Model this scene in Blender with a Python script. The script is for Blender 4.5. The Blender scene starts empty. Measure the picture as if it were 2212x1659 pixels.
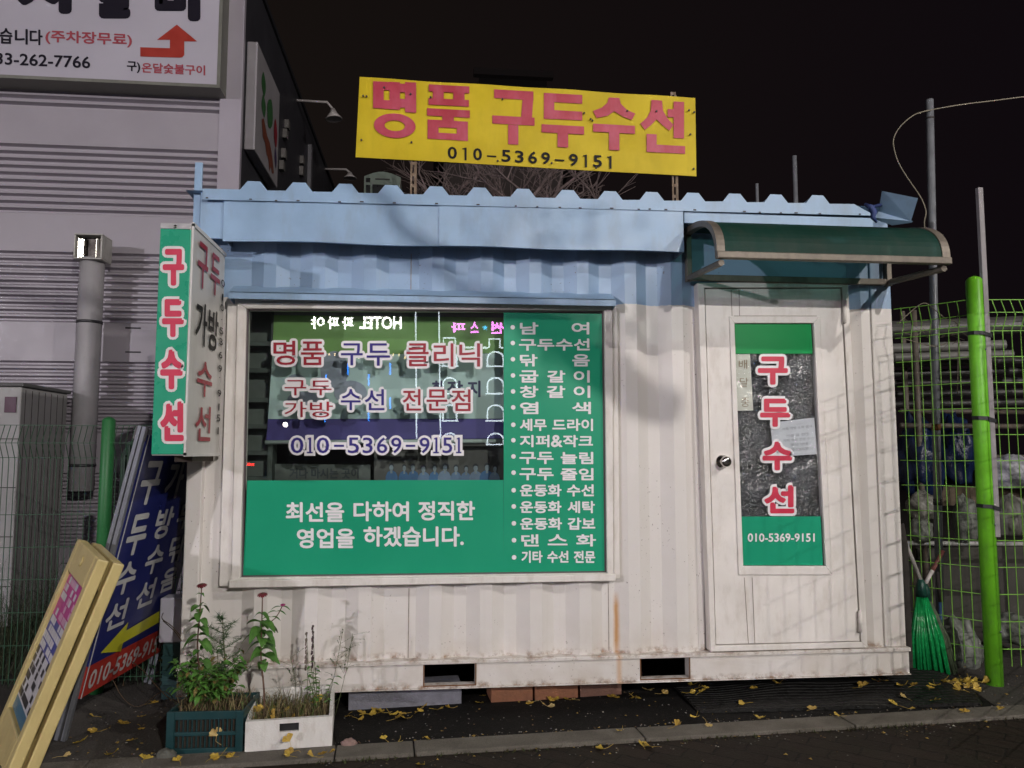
import bpy, math, random
from mathutils import Vector, Matrix
random.seed(7)
V = Vector
scene = bpy.context.scene
COL = scene.collection
R = math.radians

# ------------------------------------------------------------------ camera
FPX, CX, CY = 1671.0, 1106.0, 829.5          # measured in a 2212 x 1659 copy of the photo
PITCH, YAW = R(5.08), R(5.88)
CAM = V((0.0, -4.15, 1.33))
cd = bpy.data.cameras.new('camera'); cam = bpy.data.objects.new('camera', cd); COL.objects.link(cam)
cam.location = CAM; cam.rotation_euler = (math.pi/2 + PITCH, 0, -YAW)
cd.sensor_fit = 'HORIZONTAL'; cd.sensor_width = 36.0; cd.lens = 36.0*FPX/2212.0
cd.clip_start = 0.05; cd.clip_end = 400
scene.camera = cam
scene.render.resolution_x, scene.render.resolution_y = 1024, 768

# ------------------------------------------------------------------ world, exposure
world = bpy.data.worlds.new('World'); scene.world = world; world.use_nodes = True
wn = world.node_tree.nodes; wl = world.node_tree.links
bg = wn['Background']
sky = wn.new('ShaderNodeTexSky'); sky.sky_type = 'NISHITA'; sky.sun_disc = False
sky.sun_elevation = R(-9); sky.sun_rotation = R(200)
glow = wn.new('ShaderNodeMix'); glow.data_type = 'RGBA'; glow.inputs[0].default_value = 0.97
wl.new(sky.outputs[0], glow.inputs[6])
wtc = wn.new('ShaderNodeTexCoord'); wsp = wn.new('ShaderNodeSeparateXYZ'); wl.new(wtc.outputs['Generated'], wsp.inputs[0])
wm = wn.new('ShaderNodeMapRange'); wl.new(wsp.outputs[2], wm.inputs[0]); wm.inputs[1].default_value = 0.0; wm.inputs[2].default_value = 0.6
wm2 = wn.new('ShaderNodeMapRange'); wl.new(wsp.outputs[0], wm2.inputs[0]); wm2.inputs[1].default_value = -0.3; wm2.inputs[2].default_value = 0.75
wc1 = wn.new('ShaderNodeMix'); wc1.data_type = 'RGBA'; wl.new(wm.outputs[0], wc1.inputs[0]); wc1.inputs[6].default_value = (0.0125, 0.0090, 0.0076, 1); wc1.inputs[7].default_value = (0.0082, 0.0060, 0.0048, 1)
wc2 = wn.new('ShaderNodeMix'); wc2.data_type = 'RGBA'; wl.new(wm2.outputs[0], wc2.inputs[0]); wl.new(wc1.outputs[2], wc2.inputs[6]); wc2.inputs[7].default_value = (0.0046, 0.0029, 0.0046, 1)
wl.new(wc2.outputs[2], glow.inputs[7])
wl.new(glow.outputs[2], bg.inputs[0]); bg.inputs[1].default_value = 0.9
scene.view_settings.view_transform = 'Standard'; scene.view_settings.look = 'None'
scene.view_settings.exposure = 0.0; scene.view_settings.gamma = 1.0
scene.view_settings.use_curve_mapping = False

# ------------------------------------------------------------------ pixel -> place
fwd = V((math.sin(YAW)*math.cos(PITCH), math.cos(YAW)*math.cos(PITCH), math.sin(PITCH)))
rgt = V((math.cos(YAW), -math.sin(YAW), 0)); upv = rgt.cross(fwd)
def ray(px, py): return fwd + rgt*((px-CX)/FPX) - upv*((py-CY)/FPX)
def P(px, py, Y=0.0):
    d = ray(px, py); return CAM + d*((Y-CAM.y)/d.y)
def G(px, py, z=0.0):
    d = ray(px, py); return CAM + d*((z-CAM.z)/d.z)
def PX(px, py, x):
    d = ray(px, py); return CAM + d*((x-CAM.x)/d.x)
def PD(px, py, t): return CAM + ray(px, py)*t
def mir(p): return V((p.x, -p.y, p.z))

# ------------------------------------------------------------------ materials
def lin(c):
    c /= 255.0
    return c/12.92 if c <= 0.04045 else ((c+0.055)/1.055)**2.4
def S(r, g, b, k=0.7): return tuple(min(0.9, lin(x)/k) for x in (r, g, b))
def nodes(name):
    m = bpy.data.materials.new(name); m.use_nodes = True
    nt = m.node_tree; b = nt.nodes['Principled BSDF']
    return m, nt, b
def N(nt, t, **kw):
    n = nt.nodes.new(t)
    for k, v in kw.items(): setattr(n, k, v)
    return n
def math_(nt, op, a, b=None, c=None):
    n = N(nt, 'ShaderNodeMath', operation=op)
    for i, x in enumerate((a, b, c)):
        if x is None: continue
        if isinstance(x, (int, float)): n.inputs[i].default_value = x
        else: nt.links.new(x, n.inputs[i])
    return n.outputs[0]
def mixc(nt, f, a, b, mode='MIX'):
    n = N(nt, 'ShaderNodeMix', data_type='RGBA', blend_type=mode)
    for i, x in ((0, f), (6, a), (7, b)):
        if isinstance(x, (int, float)): n.inputs[i].default_value = x
        elif isinstance(x, tuple): n.inputs[i].default_value = (x[0], x[1], x[2], 1)
        else: nt.links.new(x, n.inputs[i])
    return n.outputs[2]
def noise(nt, vec, scale, detail=4, rough=0.55):
    n = N(nt, 'ShaderNodeTexNoise'); n.inputs['Scale'].default_value = scale
    n.inputs['Detail'].default_value = detail; n.inputs['Roughness'].default_value = rough
    if vec is not None: nt.links.new(vec, n.inputs['Vector'])
    return n.outputs['Fac']
def ramp(nt, fac, lo, hi, a=0.0, b=1.0):
    n = N(nt, 'ShaderNodeMapRange'); n.clamp = True
    nt.links.new(fac, n.inputs[0])
    for i, x in enumerate((lo, hi, a, b)): n.inputs[i+1].default_value = x
    return n.outputs[0]
def stretch(nt, vec, s):
    n = N(nt, 'ShaderNodeMapping'); n.inputs['Scale'].default_value = s
    nt.links.new(vec, n.inputs[0]); return n.outputs[0]
def bump(nt, b, h, strength=0.2, dist=0.01):
    n = N(nt, 'ShaderNodeBump'); n.inputs['Strength'].default_value = strength
    n.inputs['Distance'].default_value = dist
    nt.links.new(h, n.inputs['Height']); nt.links.new(n.outputs[0], b.inputs['Normal'])
MC = {}
def mat(name, col, rough=0.55, var=0.12, scale=9.0, metal=0.0, bmp=0.0, bscale=60.0, spec=0.5, dirt=0.0, dirtcol=(0.06, 0.05, 0.04), alpha=None):
    """plain paint / plastic / metal with uneven tone, dirt and a little relief"""
    if name in MC: return MC[name]
    m, nt, b = nodes(name)
    tc = N(nt, 'ShaderNodeTexCoord').outputs['Object']
    f = noise(nt, tc, scale, 5)
    c = mixc(nt, ramp(nt, f, 0.3, 0.7), tuple(x*(1-var) for x in col), tuple(min(1, x*(1+var*0.7)) for x in col))
    if dirt > 0:
        g = noise(nt, stretch(nt, tc, (1, 1, 0.35)), scale*2.6, 7, 0.65)
        c = mixc(nt, math_(nt, 'MULTIPLY', ramp(nt, g, 0.5, 0.75), dirt), c, dirtcol)
    nt.links.new(c, b.inputs['Base Color'])
    nt.links.new(ramp(nt, f, 0.25, 0.75, max(0.02, rough-0.1), min(1, rough+0.1)), b.inputs['Roughness'])
    b.inputs['Metallic'].default_value = metal
    b.inputs['Specular IOR Level'].default_value = spec
    if bmp > 0: bump(nt, b, noise(nt, tc, bscale, 4), bmp, 0.01)
    MC[name] = m
    return m
def emis(name, col, s):
    if name in MC: return MC[name]
    m, nt, b = nodes(name)
    b.inputs['Base Color'].default_value = (0.05, 0.05, 0.05, 1)
    b.inputs['Emission Color'].default_value = (*col, 1); b.inputs['Emission Strength'].default_value = s
    m.cycles.emission_sampling = 'NONE'
    MC[name] = m
    return m

# ------------------------------------------------------------------ mesh building
class MB:
    def __init__(s): s.v, s.f, s.mi, s.cur = [], [], [], 0
    def add(s, pts): i = len(s.v); s.v += [tuple(p) for p in pts]; return i
    def face(s, idx): s.f.append(tuple(idx)); s.mi.append(s.cur)
    def poly(s, pts): i = s.add(pts); s.face(range(i, i+len(pts)))
    def box(s, a, b):
        x0, y0, z0 = (min(a[k], b[k]) for k in range(3)); x1, y1, z1 = (max(a[k], b[k]) for k in range(3))
        i = s.add([(x0,y0,z0),(x1,y0,z0),(x1,y1,z0),(x0,y1,z0),(x0,y0,z1),(x1,y0,z1),(x1,y1,z1),(x0,y1,z1)])
        for q in ((3,2,1,0),(4,5,6,7),(0,1,5,4),(1,2,6,5),(2,3,7,6),(3,0,4,7)): s.face([i+k for k in q])
        return s
    def obox(s, c, ax, ay, az):
        c, ax, ay, az = V(c), V(ax), V(ay), V(az)
        i = s.add([c-ax-ay-az, c+ax-ay-az, c+ax+ay-az, c-ax+ay-az, c-ax-ay+az, c+ax-ay+az, c+ax+ay+az, c-ax+ay+az])
        for q in ((3,2,1,0),(4,5,6,7),(0,1,5,4),(1,2,6,5),(2,3,7,6),(3,0,4,7)): s.face([i+k for k in q])
        return s
    def slab(s, tl, tr, br, bl, off):
        """a plate between four corners, thickness along off"""
        a = [V(p) for p in (tl, tr, br, bl)]; off = V(off); b = [p+off for p in a]
        return s.prism(a, off)
    def prism(s, pts, off):
        pts = [V(p) for p in pts]; off = V(off); n = len(pts)
        i = s.add(pts); j = s.add([p+off for p in pts])
        s.face(range(i, i+n)); s.face(range(j+n-1, j-1, -1))
        for k in range(n): s.face((i+k, j+k, j+(k+1) % n, i+(k+1) % n))
        return s
    def tube(s, pts, r, n=6, cap=True):
        pts = [V(p) for p in pts]; rr = r if isinstance(r, (list, tuple)) else [r]*len(pts)
        rings = []; up = None
        for k, p in enumerate(pts):
            t = (pts[min(k+1, len(pts)-1)] - pts[max(k-1, 0)]).normalized()
            if up is None: up = t.orthogonal().normalized()
            up = (up - t*up.dot(t))
            up = up.normalized() if up.length > 1e-5 else t.orthogonal().normalized()
            w = t.cross(up)
            rings.append(s.add([p + (up*math.cos(2*math.pi*q/n) + w*math.sin(2*math.pi*q/n))*rr[k] for q in range(n)]))
        for a, b in zip(rings, rings[1:]):
            for q in range(n): s.face((a+q, a+(q+1) % n, b+(q+1) % n, b+q))
        if cap:
            s.face(range(rings[0]+n-1, rings[0]-1, -1)); s.face(range(rings[-1], rings[-1]+n))
        return s
    def build(s, name, mats, parent=None, smooth=False, bevel=0.0, base=None):
        me = bpy.data.meshes.new(name)
        off = V(base) if base is not None else V((0, 0, 0))
        me.from_pydata([tuple(V(p)-off) for p in s.v] if base is not None else s.v, [], s.f)
        for m in (mats if isinstance(mats, (list, tuple)) else [mats]): me.materials.append(m)
        me.polygons.foreach_set('material_index', s.mi)
        if smooth: me.polygons.foreach_set('use_smooth', [True]*len(s.f))
        me.update()
        o = bpy.data.objects.new(name, me); COL.objects.link(o)
        if base is not None: o.location = off
        if parent is not None: adopt(o, parent)
        if bevel:
            bm = o.modifiers.new('edge', 'BEVEL'); bm.width = bevel; bm.segments = 2; bm.limit_method = 'ANGLE'; bm.angle_limit = R(40)
        return o
WORLDPOS = {}
def wpos(o):
    return WORLDPOS.get(o.name, V((0, 0, 0)))
def adopt(o, parent):
    o.parent = parent; o.matrix_parent_inverse = Matrix.Translation(-wpos(parent))
def tag(o, label, cat, group=None, kind=None):
    o['label'] = label; o['category'] = cat
    if group: o['group'] = group
    if kind: o['kind'] = kind
    return o
def thing(name, label, cat, loc=(0, 0, 0), group=None):
    o = bpy.data.objects.new(name, None); COL.objects.link(o); o.location = loc; o.empty_display_size = 0.1
    WORLDPOS[o.name] = V(loc)
    return tag(o, label, cat, group)
def struct(o, label=None):
    o['kind'] = 'structure'
    if label: o['label'] = label
    return o
def lab(o, label): o['label'] = label; return o

# ------------------------------------------------------------------ lettering
_cu = bpy.data.curves.new('lettering', 'FONT'); _cu.resolution_u = 3
_to = bpy.data.objects.new('lettering', _cu); COL.objects.link(_to)
_gc = {}
def glyphs(txt):
    if txt in _gc: return _gc[txt]
    _cu.body = txt
    dg = bpy.context.evaluated_depsgraph_get(); dg.update()
    me = bpy.data.meshes.new_from_object(_to.evaluated_get(dg))
    vs = [(v.co.x, v.co.y) for v in me.vertices]; fs = [tuple(p.vertices) for p in me.polygons]
    cnt = {}
    for f in fs:
        for a, b in zip(f, f[1:]+f[:1]):
            k = (min(a, b), max(a, b)); cnt[k] = cnt.get(k, 0)+1
    ed = [k for k, c in cnt.items() if c == 1]
    bpy.data.meshes.remove(me)
    _gc[txt] = (vs, fs, ed); return _gc[txt]
def text(mb, txt, quad, w=0.0, off=0.0, pad=None, sq=False):
    """vinyl lettering filling the quad (tl,tr,br,bl); w thickens the strokes, as a share of the height"""
    vs, fs, ed = glyphs(txt)
    if not vs: return
    x0 = min(v[0] for v in vs); x1 = max(v[0] for v in vs); y0 = min(v[1] for v in vs); y1 = max(v[1] for v in vs)
    tl, tr, br, bl = [V(q) for q in quad]
    H = ((tl-bl).length + (tr-br).length)/2; W = ((tl-tr).length + (bl-br).length)/2
    nrm = (tr-tl).cross(bl-tl).normalized()      # points away from the reader
    e = w if pad is None else pad                # share of height kept free round the glyph box
    mx, my = e*H/max(W, 1e-6), e
    if 2*mx > 0.6: mx = 0.3
    def uv(p):
        u = (p[0]-x0)/max(x1-x0, 1e-6); v = (p[1]-y0)/max(y1-y0, 1e-6)
        return (mx+u*(1-2*mx), my+v*(1-2*my))
    def pt(u, v, k=0):
        a = bl.lerp(br, u); b = tl.lerp(tr, u)
        return a.lerp(b, v) - nrm*(off + k*0.00002)
    U = [uv(p) for p in vs]
    i = mb.add([pt(u, v) for u, v in U])
    for f in fs: mb.face([i+k for k in f])
    if w > 0:
        r = w
        ax = H/max(W, 1e-6)
        for n_, (a, b) in enumerate(ed):
            ua, va = U[a]; ub, vb = U[b]
            dx, dy = (ub-ua)/ax, vb-va; L = math.hypot(dx, dy)
            if L < 1e-6: continue
            tx, ty = dx/L, dy/L; k = 1 + n_ % 7
            e_ = r if sq and L > 1.2*r else 0.0
            ua_, va_, ub_, vb_ = ua-tx*e_*ax, va-ty*e_, ub+tx*e_*ax, vb+ty*e_
            c = [(ua_-(-ty)*r*ax, va_-tx*r), (ub_-(-ty)*r*ax, vb_-tx*r), (ub_+(-ty)*r*ax, vb_+tx*r), (ua_+(-ty)*r*ax, va_+tx*r)]
            mb.poly([pt(u, v, k) for u, v in c])
            if sq and L > 1.2*r: continue
            mb.poly([pt(ua+math.cos(q*math.pi/4+0.39)*r*ax, va+math.sin(q*math.pi/4+0.39)*r, k+8) for q in range(8)])
def pq(x0, y0, x1, y1, Y=0.0, dy=0.0, dx=0.0):
    """quad on the plane y=Y from photo pixels; dy = how much the right end sits lower, dx = how far the foot leans"""
    return (P(x0, y0, Y), P(x1, y0+dy, Y), P(x1+dx, y1+dy, Y), P(x0+dx, y1, Y))
def sub(quad, u0, v0, u1, v1):
    """part of a quad, u to the right and v downward, 0..1"""
    tl, tr, br, bl = [V(q) for q in quad]
    f = lambda u, v: tl.lerp(tr, u).lerp(bl.lerp(br, u), v)
    return (f(u0, v0), f(u1, v0), f(u1, v1), f(u0, v1))
PRE = ('구|두|수|선|남|여|구두수선|닦|음|굽|갈|이|창|염|색|세무|드라이|지퍼|&|작크|구두|늘림|줄임|운동화|수선|세탁|갑보|댄|스|화|기타|전문|최선을|다하여|정직한|영업을|하겠습니다.|명|품|클|리|닉|가|방|전|문|점|0|1|2|3|5|6|9|장|지|'
       '거다 마시는 곳이|010-5369-9151|배|달|중|가죽 가방 소파 염색|신발 굽 전문|지퍼 작크 전문 수선|영업 안내|.|시|비|습|니|다|(주차장무료)|33-262-7766|구)|온달숯불구이|HOTEL|파|야|스파|썬|쑥')
for _s in PRE.split('|'): glyphs(_s)          # drawn while the scene is still nearly empty

# ------------------------------------------------------------------ lights: three street lamps, all outside the picture
def street_lamp(loc, head, power, colr, label, size=0.12, pole_h=None):
    t = thing('street_lamp', label, 'street lamp', loc, 'street lamps along the road')
    hx, hy, hz = head
    steel = mat('galvanised_pole', (0.18, 0.19, 0.2), 0.5, 0.1, metal=0.6)
    m = MB(); m.tube([(loc[0], loc[1], 0), (loc[0], loc[1], hz+0.15)], [0.07, 0.045], 10)
    m.build('pole', steel, t, True)
    m = MB(); m.tube([(loc[0], loc[1], hz+0.12), ((loc[0]*0.4+hx*0.6), (loc[1]*0.4+hy*0.6), hz+0.3), (hx, hy, hz+0.17)], 0.03, 8)
    m.build('arm', steel, t, True)
    m = MB(); m.box((hx-0.28, hy-0.12, hz+0.08), (hx+0.28, hy+0.12, hz+0.2)); m.build('lamp_head', steel, t, bevel=0.03)
    m = MB(); m.box((hx-0.2, hy-0.09, hz+0.06), (hx+0.2, hy+0.09, hz+0.078)); m.build('lens', emis('lamp_lens', (1, 0.93, 0.82), 60), t)
    ld = bpy.data.lights.new('lamp_light', 'POINT'); ld.energy = power; ld.color = colr; ld.shadow_soft_size = size
    lo = bpy.data.objects.new('lamp_light', ld); COL.objects.link(lo); lo.location = (hx, hy, hz-0.08); adopt(lo, t)
    return t
street_lamp((8.6, -8.0, 0), (7.2, -6.9, 6.9), 1350, (1.0, 0.94, 0.88), 'tall street lamp at the roadside beyond the green fence, out of view', 0.045)
street_lamp((-14.0, -15.5, 0), (-12.6, -14.3, 4.8), 3900, (0.96, 0.90, 0.97), 'street lamp across the road towards the grey building, out of view', 0.16)
street_lamp((4.6, -13.8, 0), (4.0, -12.6, 5.5), 2800, (1.0, 0.94, 0.89), 'street lamp straight across the road from the shop door, out of view', 0.07)

# ------------------------------------------------------------------ ground
def ground_mat():
    m, nt, b = nodes('asphalt')
    tc = N(nt, 'ShaderNodeTexCoord').outputs['Object']
    f1 = noise(nt, tc, 1.3, 6, 0.6); f2 = noise(nt, tc, 90, 3)
    c = mixc(nt, ramp(nt, f1, 0.35, 0.65), (0.026, 0.022, 0.019), (0.058, 0.050, 0.043))
    c = mixc(nt, ramp(nt, f2, 0.35, 0.75, 0, 0.5), c, (0.11, 0.10, 0.09))
    nt.links.new(c, b.inputs['Base Color']); b.inputs['Roughness'].default_value = 0.85
    bump(nt, b, f2, 0.6, 0.01); return m
m = MB(); m.poly([(-90, -60, 0), (90, -60, 0), (90, 120, 0), (-90, 120, 0)])
struct(m.build('ground', ground_mat()))

def paving_mat():
    m, nt, b = nodes('brick_paving')
    tc = N(nt, 'ShaderNodeTexCoord').outputs['Object']
    mp = N(nt, 'ShaderNodeMapping'); mp.inputs['Rotation'].default_value = (0, 0, R(38)); nt.links.new(tc, mp.inputs[0])
    w = N(nt, 'ShaderNodeTexWave', wave_type='BANDS'); w.inputs['Scale'].default_value = 6; w.inputs['Distortion'].default_value = 0
    wob = noise(nt, mp.outputs[0], 9, 1)
    vv = N(nt, 'ShaderNodeVectorMath', operation='ADD'); nt.links.new(mp.outputs[0], vv.inputs[0])
    sc = N(nt, 'ShaderNodeVectorMath', operation='SCALE'); sc.inputs[3].default_value = 0.03
    n3 = N(nt, 'ShaderNodeTexNoise'); n3.inputs['Scale'].default_value = 14; nt.links.new(mp.outputs[0], n3.inputs['Vector'])
    nt.links.new(n3.outputs['Color'], sc.inputs[0]); nt.links.new(sc.outputs[0], vv.inputs[1])
    br = N(nt, 'ShaderNodeTexBrick'); nt.links.new(vv.outputs[0], br.inputs['Vector'])
    br.inputs['Scale'].default_value = 1.0; br.inputs['Brick Width'].default_value = 0.22; br.inputs['Row Height'].default_value = 0.11
    br.inputs['Mortar Size'].default_value = 0.005; br.inputs['Mortar Smooth'].default_value = 0.3; br.inputs['Bias'].default_value = 0.0
    br.inputs['Color1'].default_value = (0.026, 0.0175, 0.013, 1); br.inputs['Color2'].default_value = (0.017, 0.0115, 0.0085, 1); br.inputs['Mortar'].default_value = (0.008, 0.0065, 0.005, 1)
    f = noise(nt, tc, 5, 6, 0.65)
    c = mixc(nt, ramp(nt, f, 0.45, 0.75, 0, 0.6), br.outputs['Color'], (0.022, 0.020, 0.012))
    g = noise(nt, tc, 120, 2)
    c = mixc(nt, ramp(nt, g, 0.5, 0.8, 0, 0.3), c, (0.055, 0.046, 0.037))
    nt.links.new(c, b.inputs['Base Color']); b.inputs['Roughness'].default_value = 0.8; b.inputs['Specular IOR Level'].default_value = 0.2
    h = math_(nt, 'SUBTRACT', math_(nt, 'MULTIPLY', g, 0.35), br.outputs['Fac'])
    bump(nt, b, h, 0.7, 0.012); return m
kb = [G(-400, 1690), G(736, 1618), G(1101, 1592.5), G(1650, 1560), G(1846, 1549), G(2212, 1529), G(2600, 1508)]
kf = [G(-400, 1745), G(648, 1656), G(1101, 1619), G(1650, 1589), G(1846, 1578), G(2212, 1558), G(2600, 1536)]
kd = (kb[5]-kb[1]).normalized(); kn = V((kd.y, -kd.x, 0))          # along the kerb, and towards the road
k0 = kb[1].copy()
def K(u, v, z=0.0): p = k0 + kd*u + kn*v; return V((p.x, p.y, z))
KW = sum((kf[i]-K((kf[i]-k0).dot(kd), 0)).length for i in (1, 2, 3, 4))/4
m = MB(); m.poly([K(-30, KW, 0.004), K(-30, 40, 0.004), K(40, 40, 0.004), K(40, KW, 0.004)])
struct(m.build('pavement', paving_mat()))
def kerb_mat():
    m, nt, b = nodes('kerb_stone')
    tc = N(nt, 'ShaderNodeTexCoord').outputs['Object']
    f = noise(nt, tc, 6, 6, 0.65); g = noise(nt, tc, 150, 3, 0.7)
    c = mixc(nt, ramp(nt, f, 0.35, 0.7), (0.12, 0.106, 0.085), (0.20, 0.18, 0.15))
    c = mixc(nt, ramp(nt, g, 0.45, 0.7, 0, 0.6), c, (0.06, 0.055, 0.048))
    nt.links.new(c, b.inputs['Base Color']); b.inputs['Roughness'].default_value = 0.85
    bump(nt, b, g, 0.8, 0.01); return m
KM = kerb_mat()
m = MB(); u = -8.02
edges = [-8.0, -7.0, -6.0, -5.0, -4.0, -3.05, -2.05, -1.05, -0.02]
c1 = (G(548.6+0.25*1380, 1244+0.25*1500)-k0).dot(kd); c2 = (G(1097+0.25*1090, 1244+0.25*1330)-k0).dot(kd); c3 = (G(1659+0.25*640, 1244+0.25*1260)-k0).dot(kd)
edges += [c1, c2, c3]
while edges[-1] < 12: edges.append(edges[-1]+(c3-c2))
for a, b_ in zip(edges, edges[1:]):
    q = [K(a+0.003, 0.003), K(a+0.003, KW-0.003), K(b_-0.003, KW-0.003), K(b_-0.003, 0.003)]
    h = 0.022+random.uniform(-0.002, 0.002)
    m.prism([V((p.x, p.y, -0.1)) for p in q], (0, 0, 0.1+h))
struct(m.build('kerb', KM, bevel=0.006))
# black sheet between the shop and the kerb
def rubber_mat():
    m, nt, b = nodes('black_ground_sheet')
    tc = N(nt, 'ShaderNodeTexCoord').outputs['Object']
    f = noise(nt, tc, 3, 6, 0.65); g = noise(nt, tc, 70, 5, 0.7)
    c = mixc(nt, ramp(nt, f, 0.35, 0.7), (0.0045, 0.0041, 0.0038), (0.0095, 0.0085, 0.0078))
    c = mixc(nt, ramp(nt, g, 0.58, 0.78, 0, 0.8), c, (0.06, 0.055, 0.05))
    nt.links.new(c, b.inputs['Base Color']); b.inputs['Roughness'].default_value = 0.85; b.inputs['Specular IOR Level'].default_value = 0.2
    bump(nt, b, g, 0.5, 0.01); return m
RM = rubber_mat()
xl = G(745, 1600)
m = MB(); a0 = (G(730, 1600)-k0).dot(kd); b0 = (G(2080, 1500)-k0).dot(kd)
pts = []
n = 40
for i in range(n+1):
    uu = a0+(b0-a0)*i/n; p = K(uu, -0.004+0.006*math.sin(i*2.3)); pts.append(V((p.x, p.y, 0.008)))
back = [V((G(2080, 1470).x, 0.35, 0.008)), V((G(745, 1500).x-0.1, 0.35, 0.008))]
m.prism(pts+back, (0, 0, -0.004))
struct(m.build('footpath_sheet', RM))

# ------------------------------------------------------------------ the container shop
XL = (P(393, 1381).x+P(407, 992).x)/2; XR = (P(1955, 1440).x+P(1920, 600).x)/2
ZB0 = (P(1955, 1452).z+P(560, 1495).z)/2                                   # underside of the base beam
ZB1 = (P(1097, 1419).z+P(1650, 1404).z)/2                                  # top of the base beam
ZS = (P(1347, 660).z+P(1884, 664).z)/2                                     # blue above, white below
YF = -0.14                                                                 # face of the eaves fascia
ZE = P(1100, 440, YF).z                                                    # top of fascia
DEP = 2.35
ZT = ZE+0.02

def container_mat(name='container_paint', zs=ZS, white=(0.74, 0.705, 0.675), blue=(0.275, 0.41, 0.595), rust=1.0):
    m, nt, b = nodes(name)
    tc = N(nt, 'ShaderNodeTexCoord').outputs['Object']
    sp = N(nt, 'ShaderNodeSeparateXYZ'); nt.links.new(tc, sp.inputs[0])
    x, y, z = sp.outputs
    edge = math_(nt, 'ADD', z, ramp(nt, noise(nt, tc, 30, 2), 0, 1, -0.006, 0.006))
    c = mixc(nt, math_(nt, 'GREATER_THAN', edge, zs), white, blue)
    f = noise(nt, tc, 4, 6, 0.6)
    c = mixc(nt, ramp(nt, f, 0.35, 0.75, 0, 0.10), c, (0.45, 0.39, 0.34))
    st = noise(nt, stretch(nt, tc, (30, 30, 0.9)), 1.0, 5, 0.6)          # runs of dirt down the sheet
    c = mixc(nt, ramp(nt, st, 0.58, 0.85, 0, 0.13), c, (0.40, 0.34, 0.27))
    fine = noise(nt, tc, 55, 6, 0.7)
    # dirt and rust along the foot of the wall and the beam edges
    def band(zc, h): return ramp(nt, math_(nt, 'ABSOLUTE', math_(nt, 'SUBTRACT', z, zc)), 0.0, h, 1.0, 0.0)
    low = ramp(nt, z, ZB1+0.02, ZB1+0.22, 1.0, 0.0)
    c = mixc(nt, math_(nt, 'MULTIPLY', low, ramp(nt, f, 0.35, 0.7, 0, 0.35)), c, (0.36, 0.29, 0.2))
    rb = math_(nt, 'MAXIMUM', band(ZB1+0.006, 0.03), band(ZB0+0.004, 0.03))
    rm = math_(nt, 'MULTIPLY', rb, ramp(nt, noise(nt, tc, 16, 8, 0.72), 0.47, 0.62))
    c = mixc(nt, math_(nt, 'MULTIPLY', rm, 0.85*rust), c, mixc(nt, ramp(nt, fine, 0.4, 0.6), (0.30, 0.13, 0.03), (0.09, 0.045, 0.02)))
    sp2 = math_(nt, 'MULTIPLY', ramp(nt, noise(nt, tc, 75, 3, 0.5), 0.67, 0.73), ramp(nt, noise(nt, tc, 3, 2), 0.46, 0.60))
    c = mixc(nt, math_(nt, 'MULTIPLY', sp2, 0.8*rust), c, (0.10, 0.05, 0.025))
    # the long rust run under the window corner
    xr = P(1334, 1330).x
    gx = ramp(nt, math_(nt, 'ABSOLUTE', math_(nt, 'SUBTRACT', math_(nt, 'ADD', x, ramp(nt, noise(nt, tc, 12, 3), 0, 1, -0.006, 0.006)), xr)), 0.003, 0.021, 1, 0)
    z1, z0 = P(1330, 1290).z, P(1330, 1405).z
    gz = math_(nt, 'MULTIPLY', ramp(nt, z, z0-0.01, z0+0.05, 0.6, 1), ramp(nt, z, z1-0.05, z1+0.03, 1, 0))
    c = mixc(nt, math_(nt, 'MULTIPLY', math_(nt, 'MULTIPLY', gx, gz), 0.85), c, (0.56, 0.26, 0.045))
    nt.links.new(c, b.inputs['Base Color'])
    nt.links.new(ramp(nt, f, 0.3, 0.7, 0.34, 0.55), b.inputs['Roughness'])
    bump(nt, b, math_(nt, 'ADD', noise(nt, tc, 2.2, 3), math_(nt, 'MULTIPLY', fine, 0.04)), 0.25, 0.05)
    return m
CP = container_mat()
WHITE = mat('white_trim_paint', (0.79, 0.75, 0.71), 0.45, 0.07, 6, dirt=0.35, dirtcol=(0.35, 0.28, 0.2))
BLUE = mat('blue_sheet_metal', (0.285, 0.43, 0.615), 0.42, 0.14, 3.5, bmp=0.35, bscale=4, dirt=0.5, dirtcol=(0.22, 0.27, 0.34))
BLACK = mat('black_void', (0.012, 0.012, 0.013), 0.8)
RUBSEAL = mat('dark_sealant', (0.05, 0.04, 0.04), 0.7)
RUSTY = mat('rust', (0.17, 0.075, 0.03), 0.85, 0.4, 30)

shop = thing('shoe_repair_container', 'white and pale blue corrugated steel container fitted out as a small shoe repair shop', 'shop', (0, 0, 0))
DC = 0.035
dark = [533, 643, 759, 912, 1022, 1131, 1238, 1345, 1449]
bp = []
for c in dark:
    x = P(c, 1330).x; bp += [(x-0.035, DC), (x+0.035, 0), (x+0.10, 0), (x+0.165, DC)]
xa = P(1862, 1000).x
bp += [(xa-0.03, DC), (xa+0.03, 0.0), (xa+0.2, 0)]
bp = sorted(bp); bp = [q for i, q in enumerate(bp) if i == 0 or q[0] > bp[i-1][0]+1e-4]
def prof(x):
    if x <= bp[0][0]: return bp[0][1]
    for (xa_, ya), (xb, yb) in zip(bp, bp[1:]):
        if xa_ <= x <= xb: return ya+(yb-ya)*(x-xa_)/(xb-xa_)
    return 0.0
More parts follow.
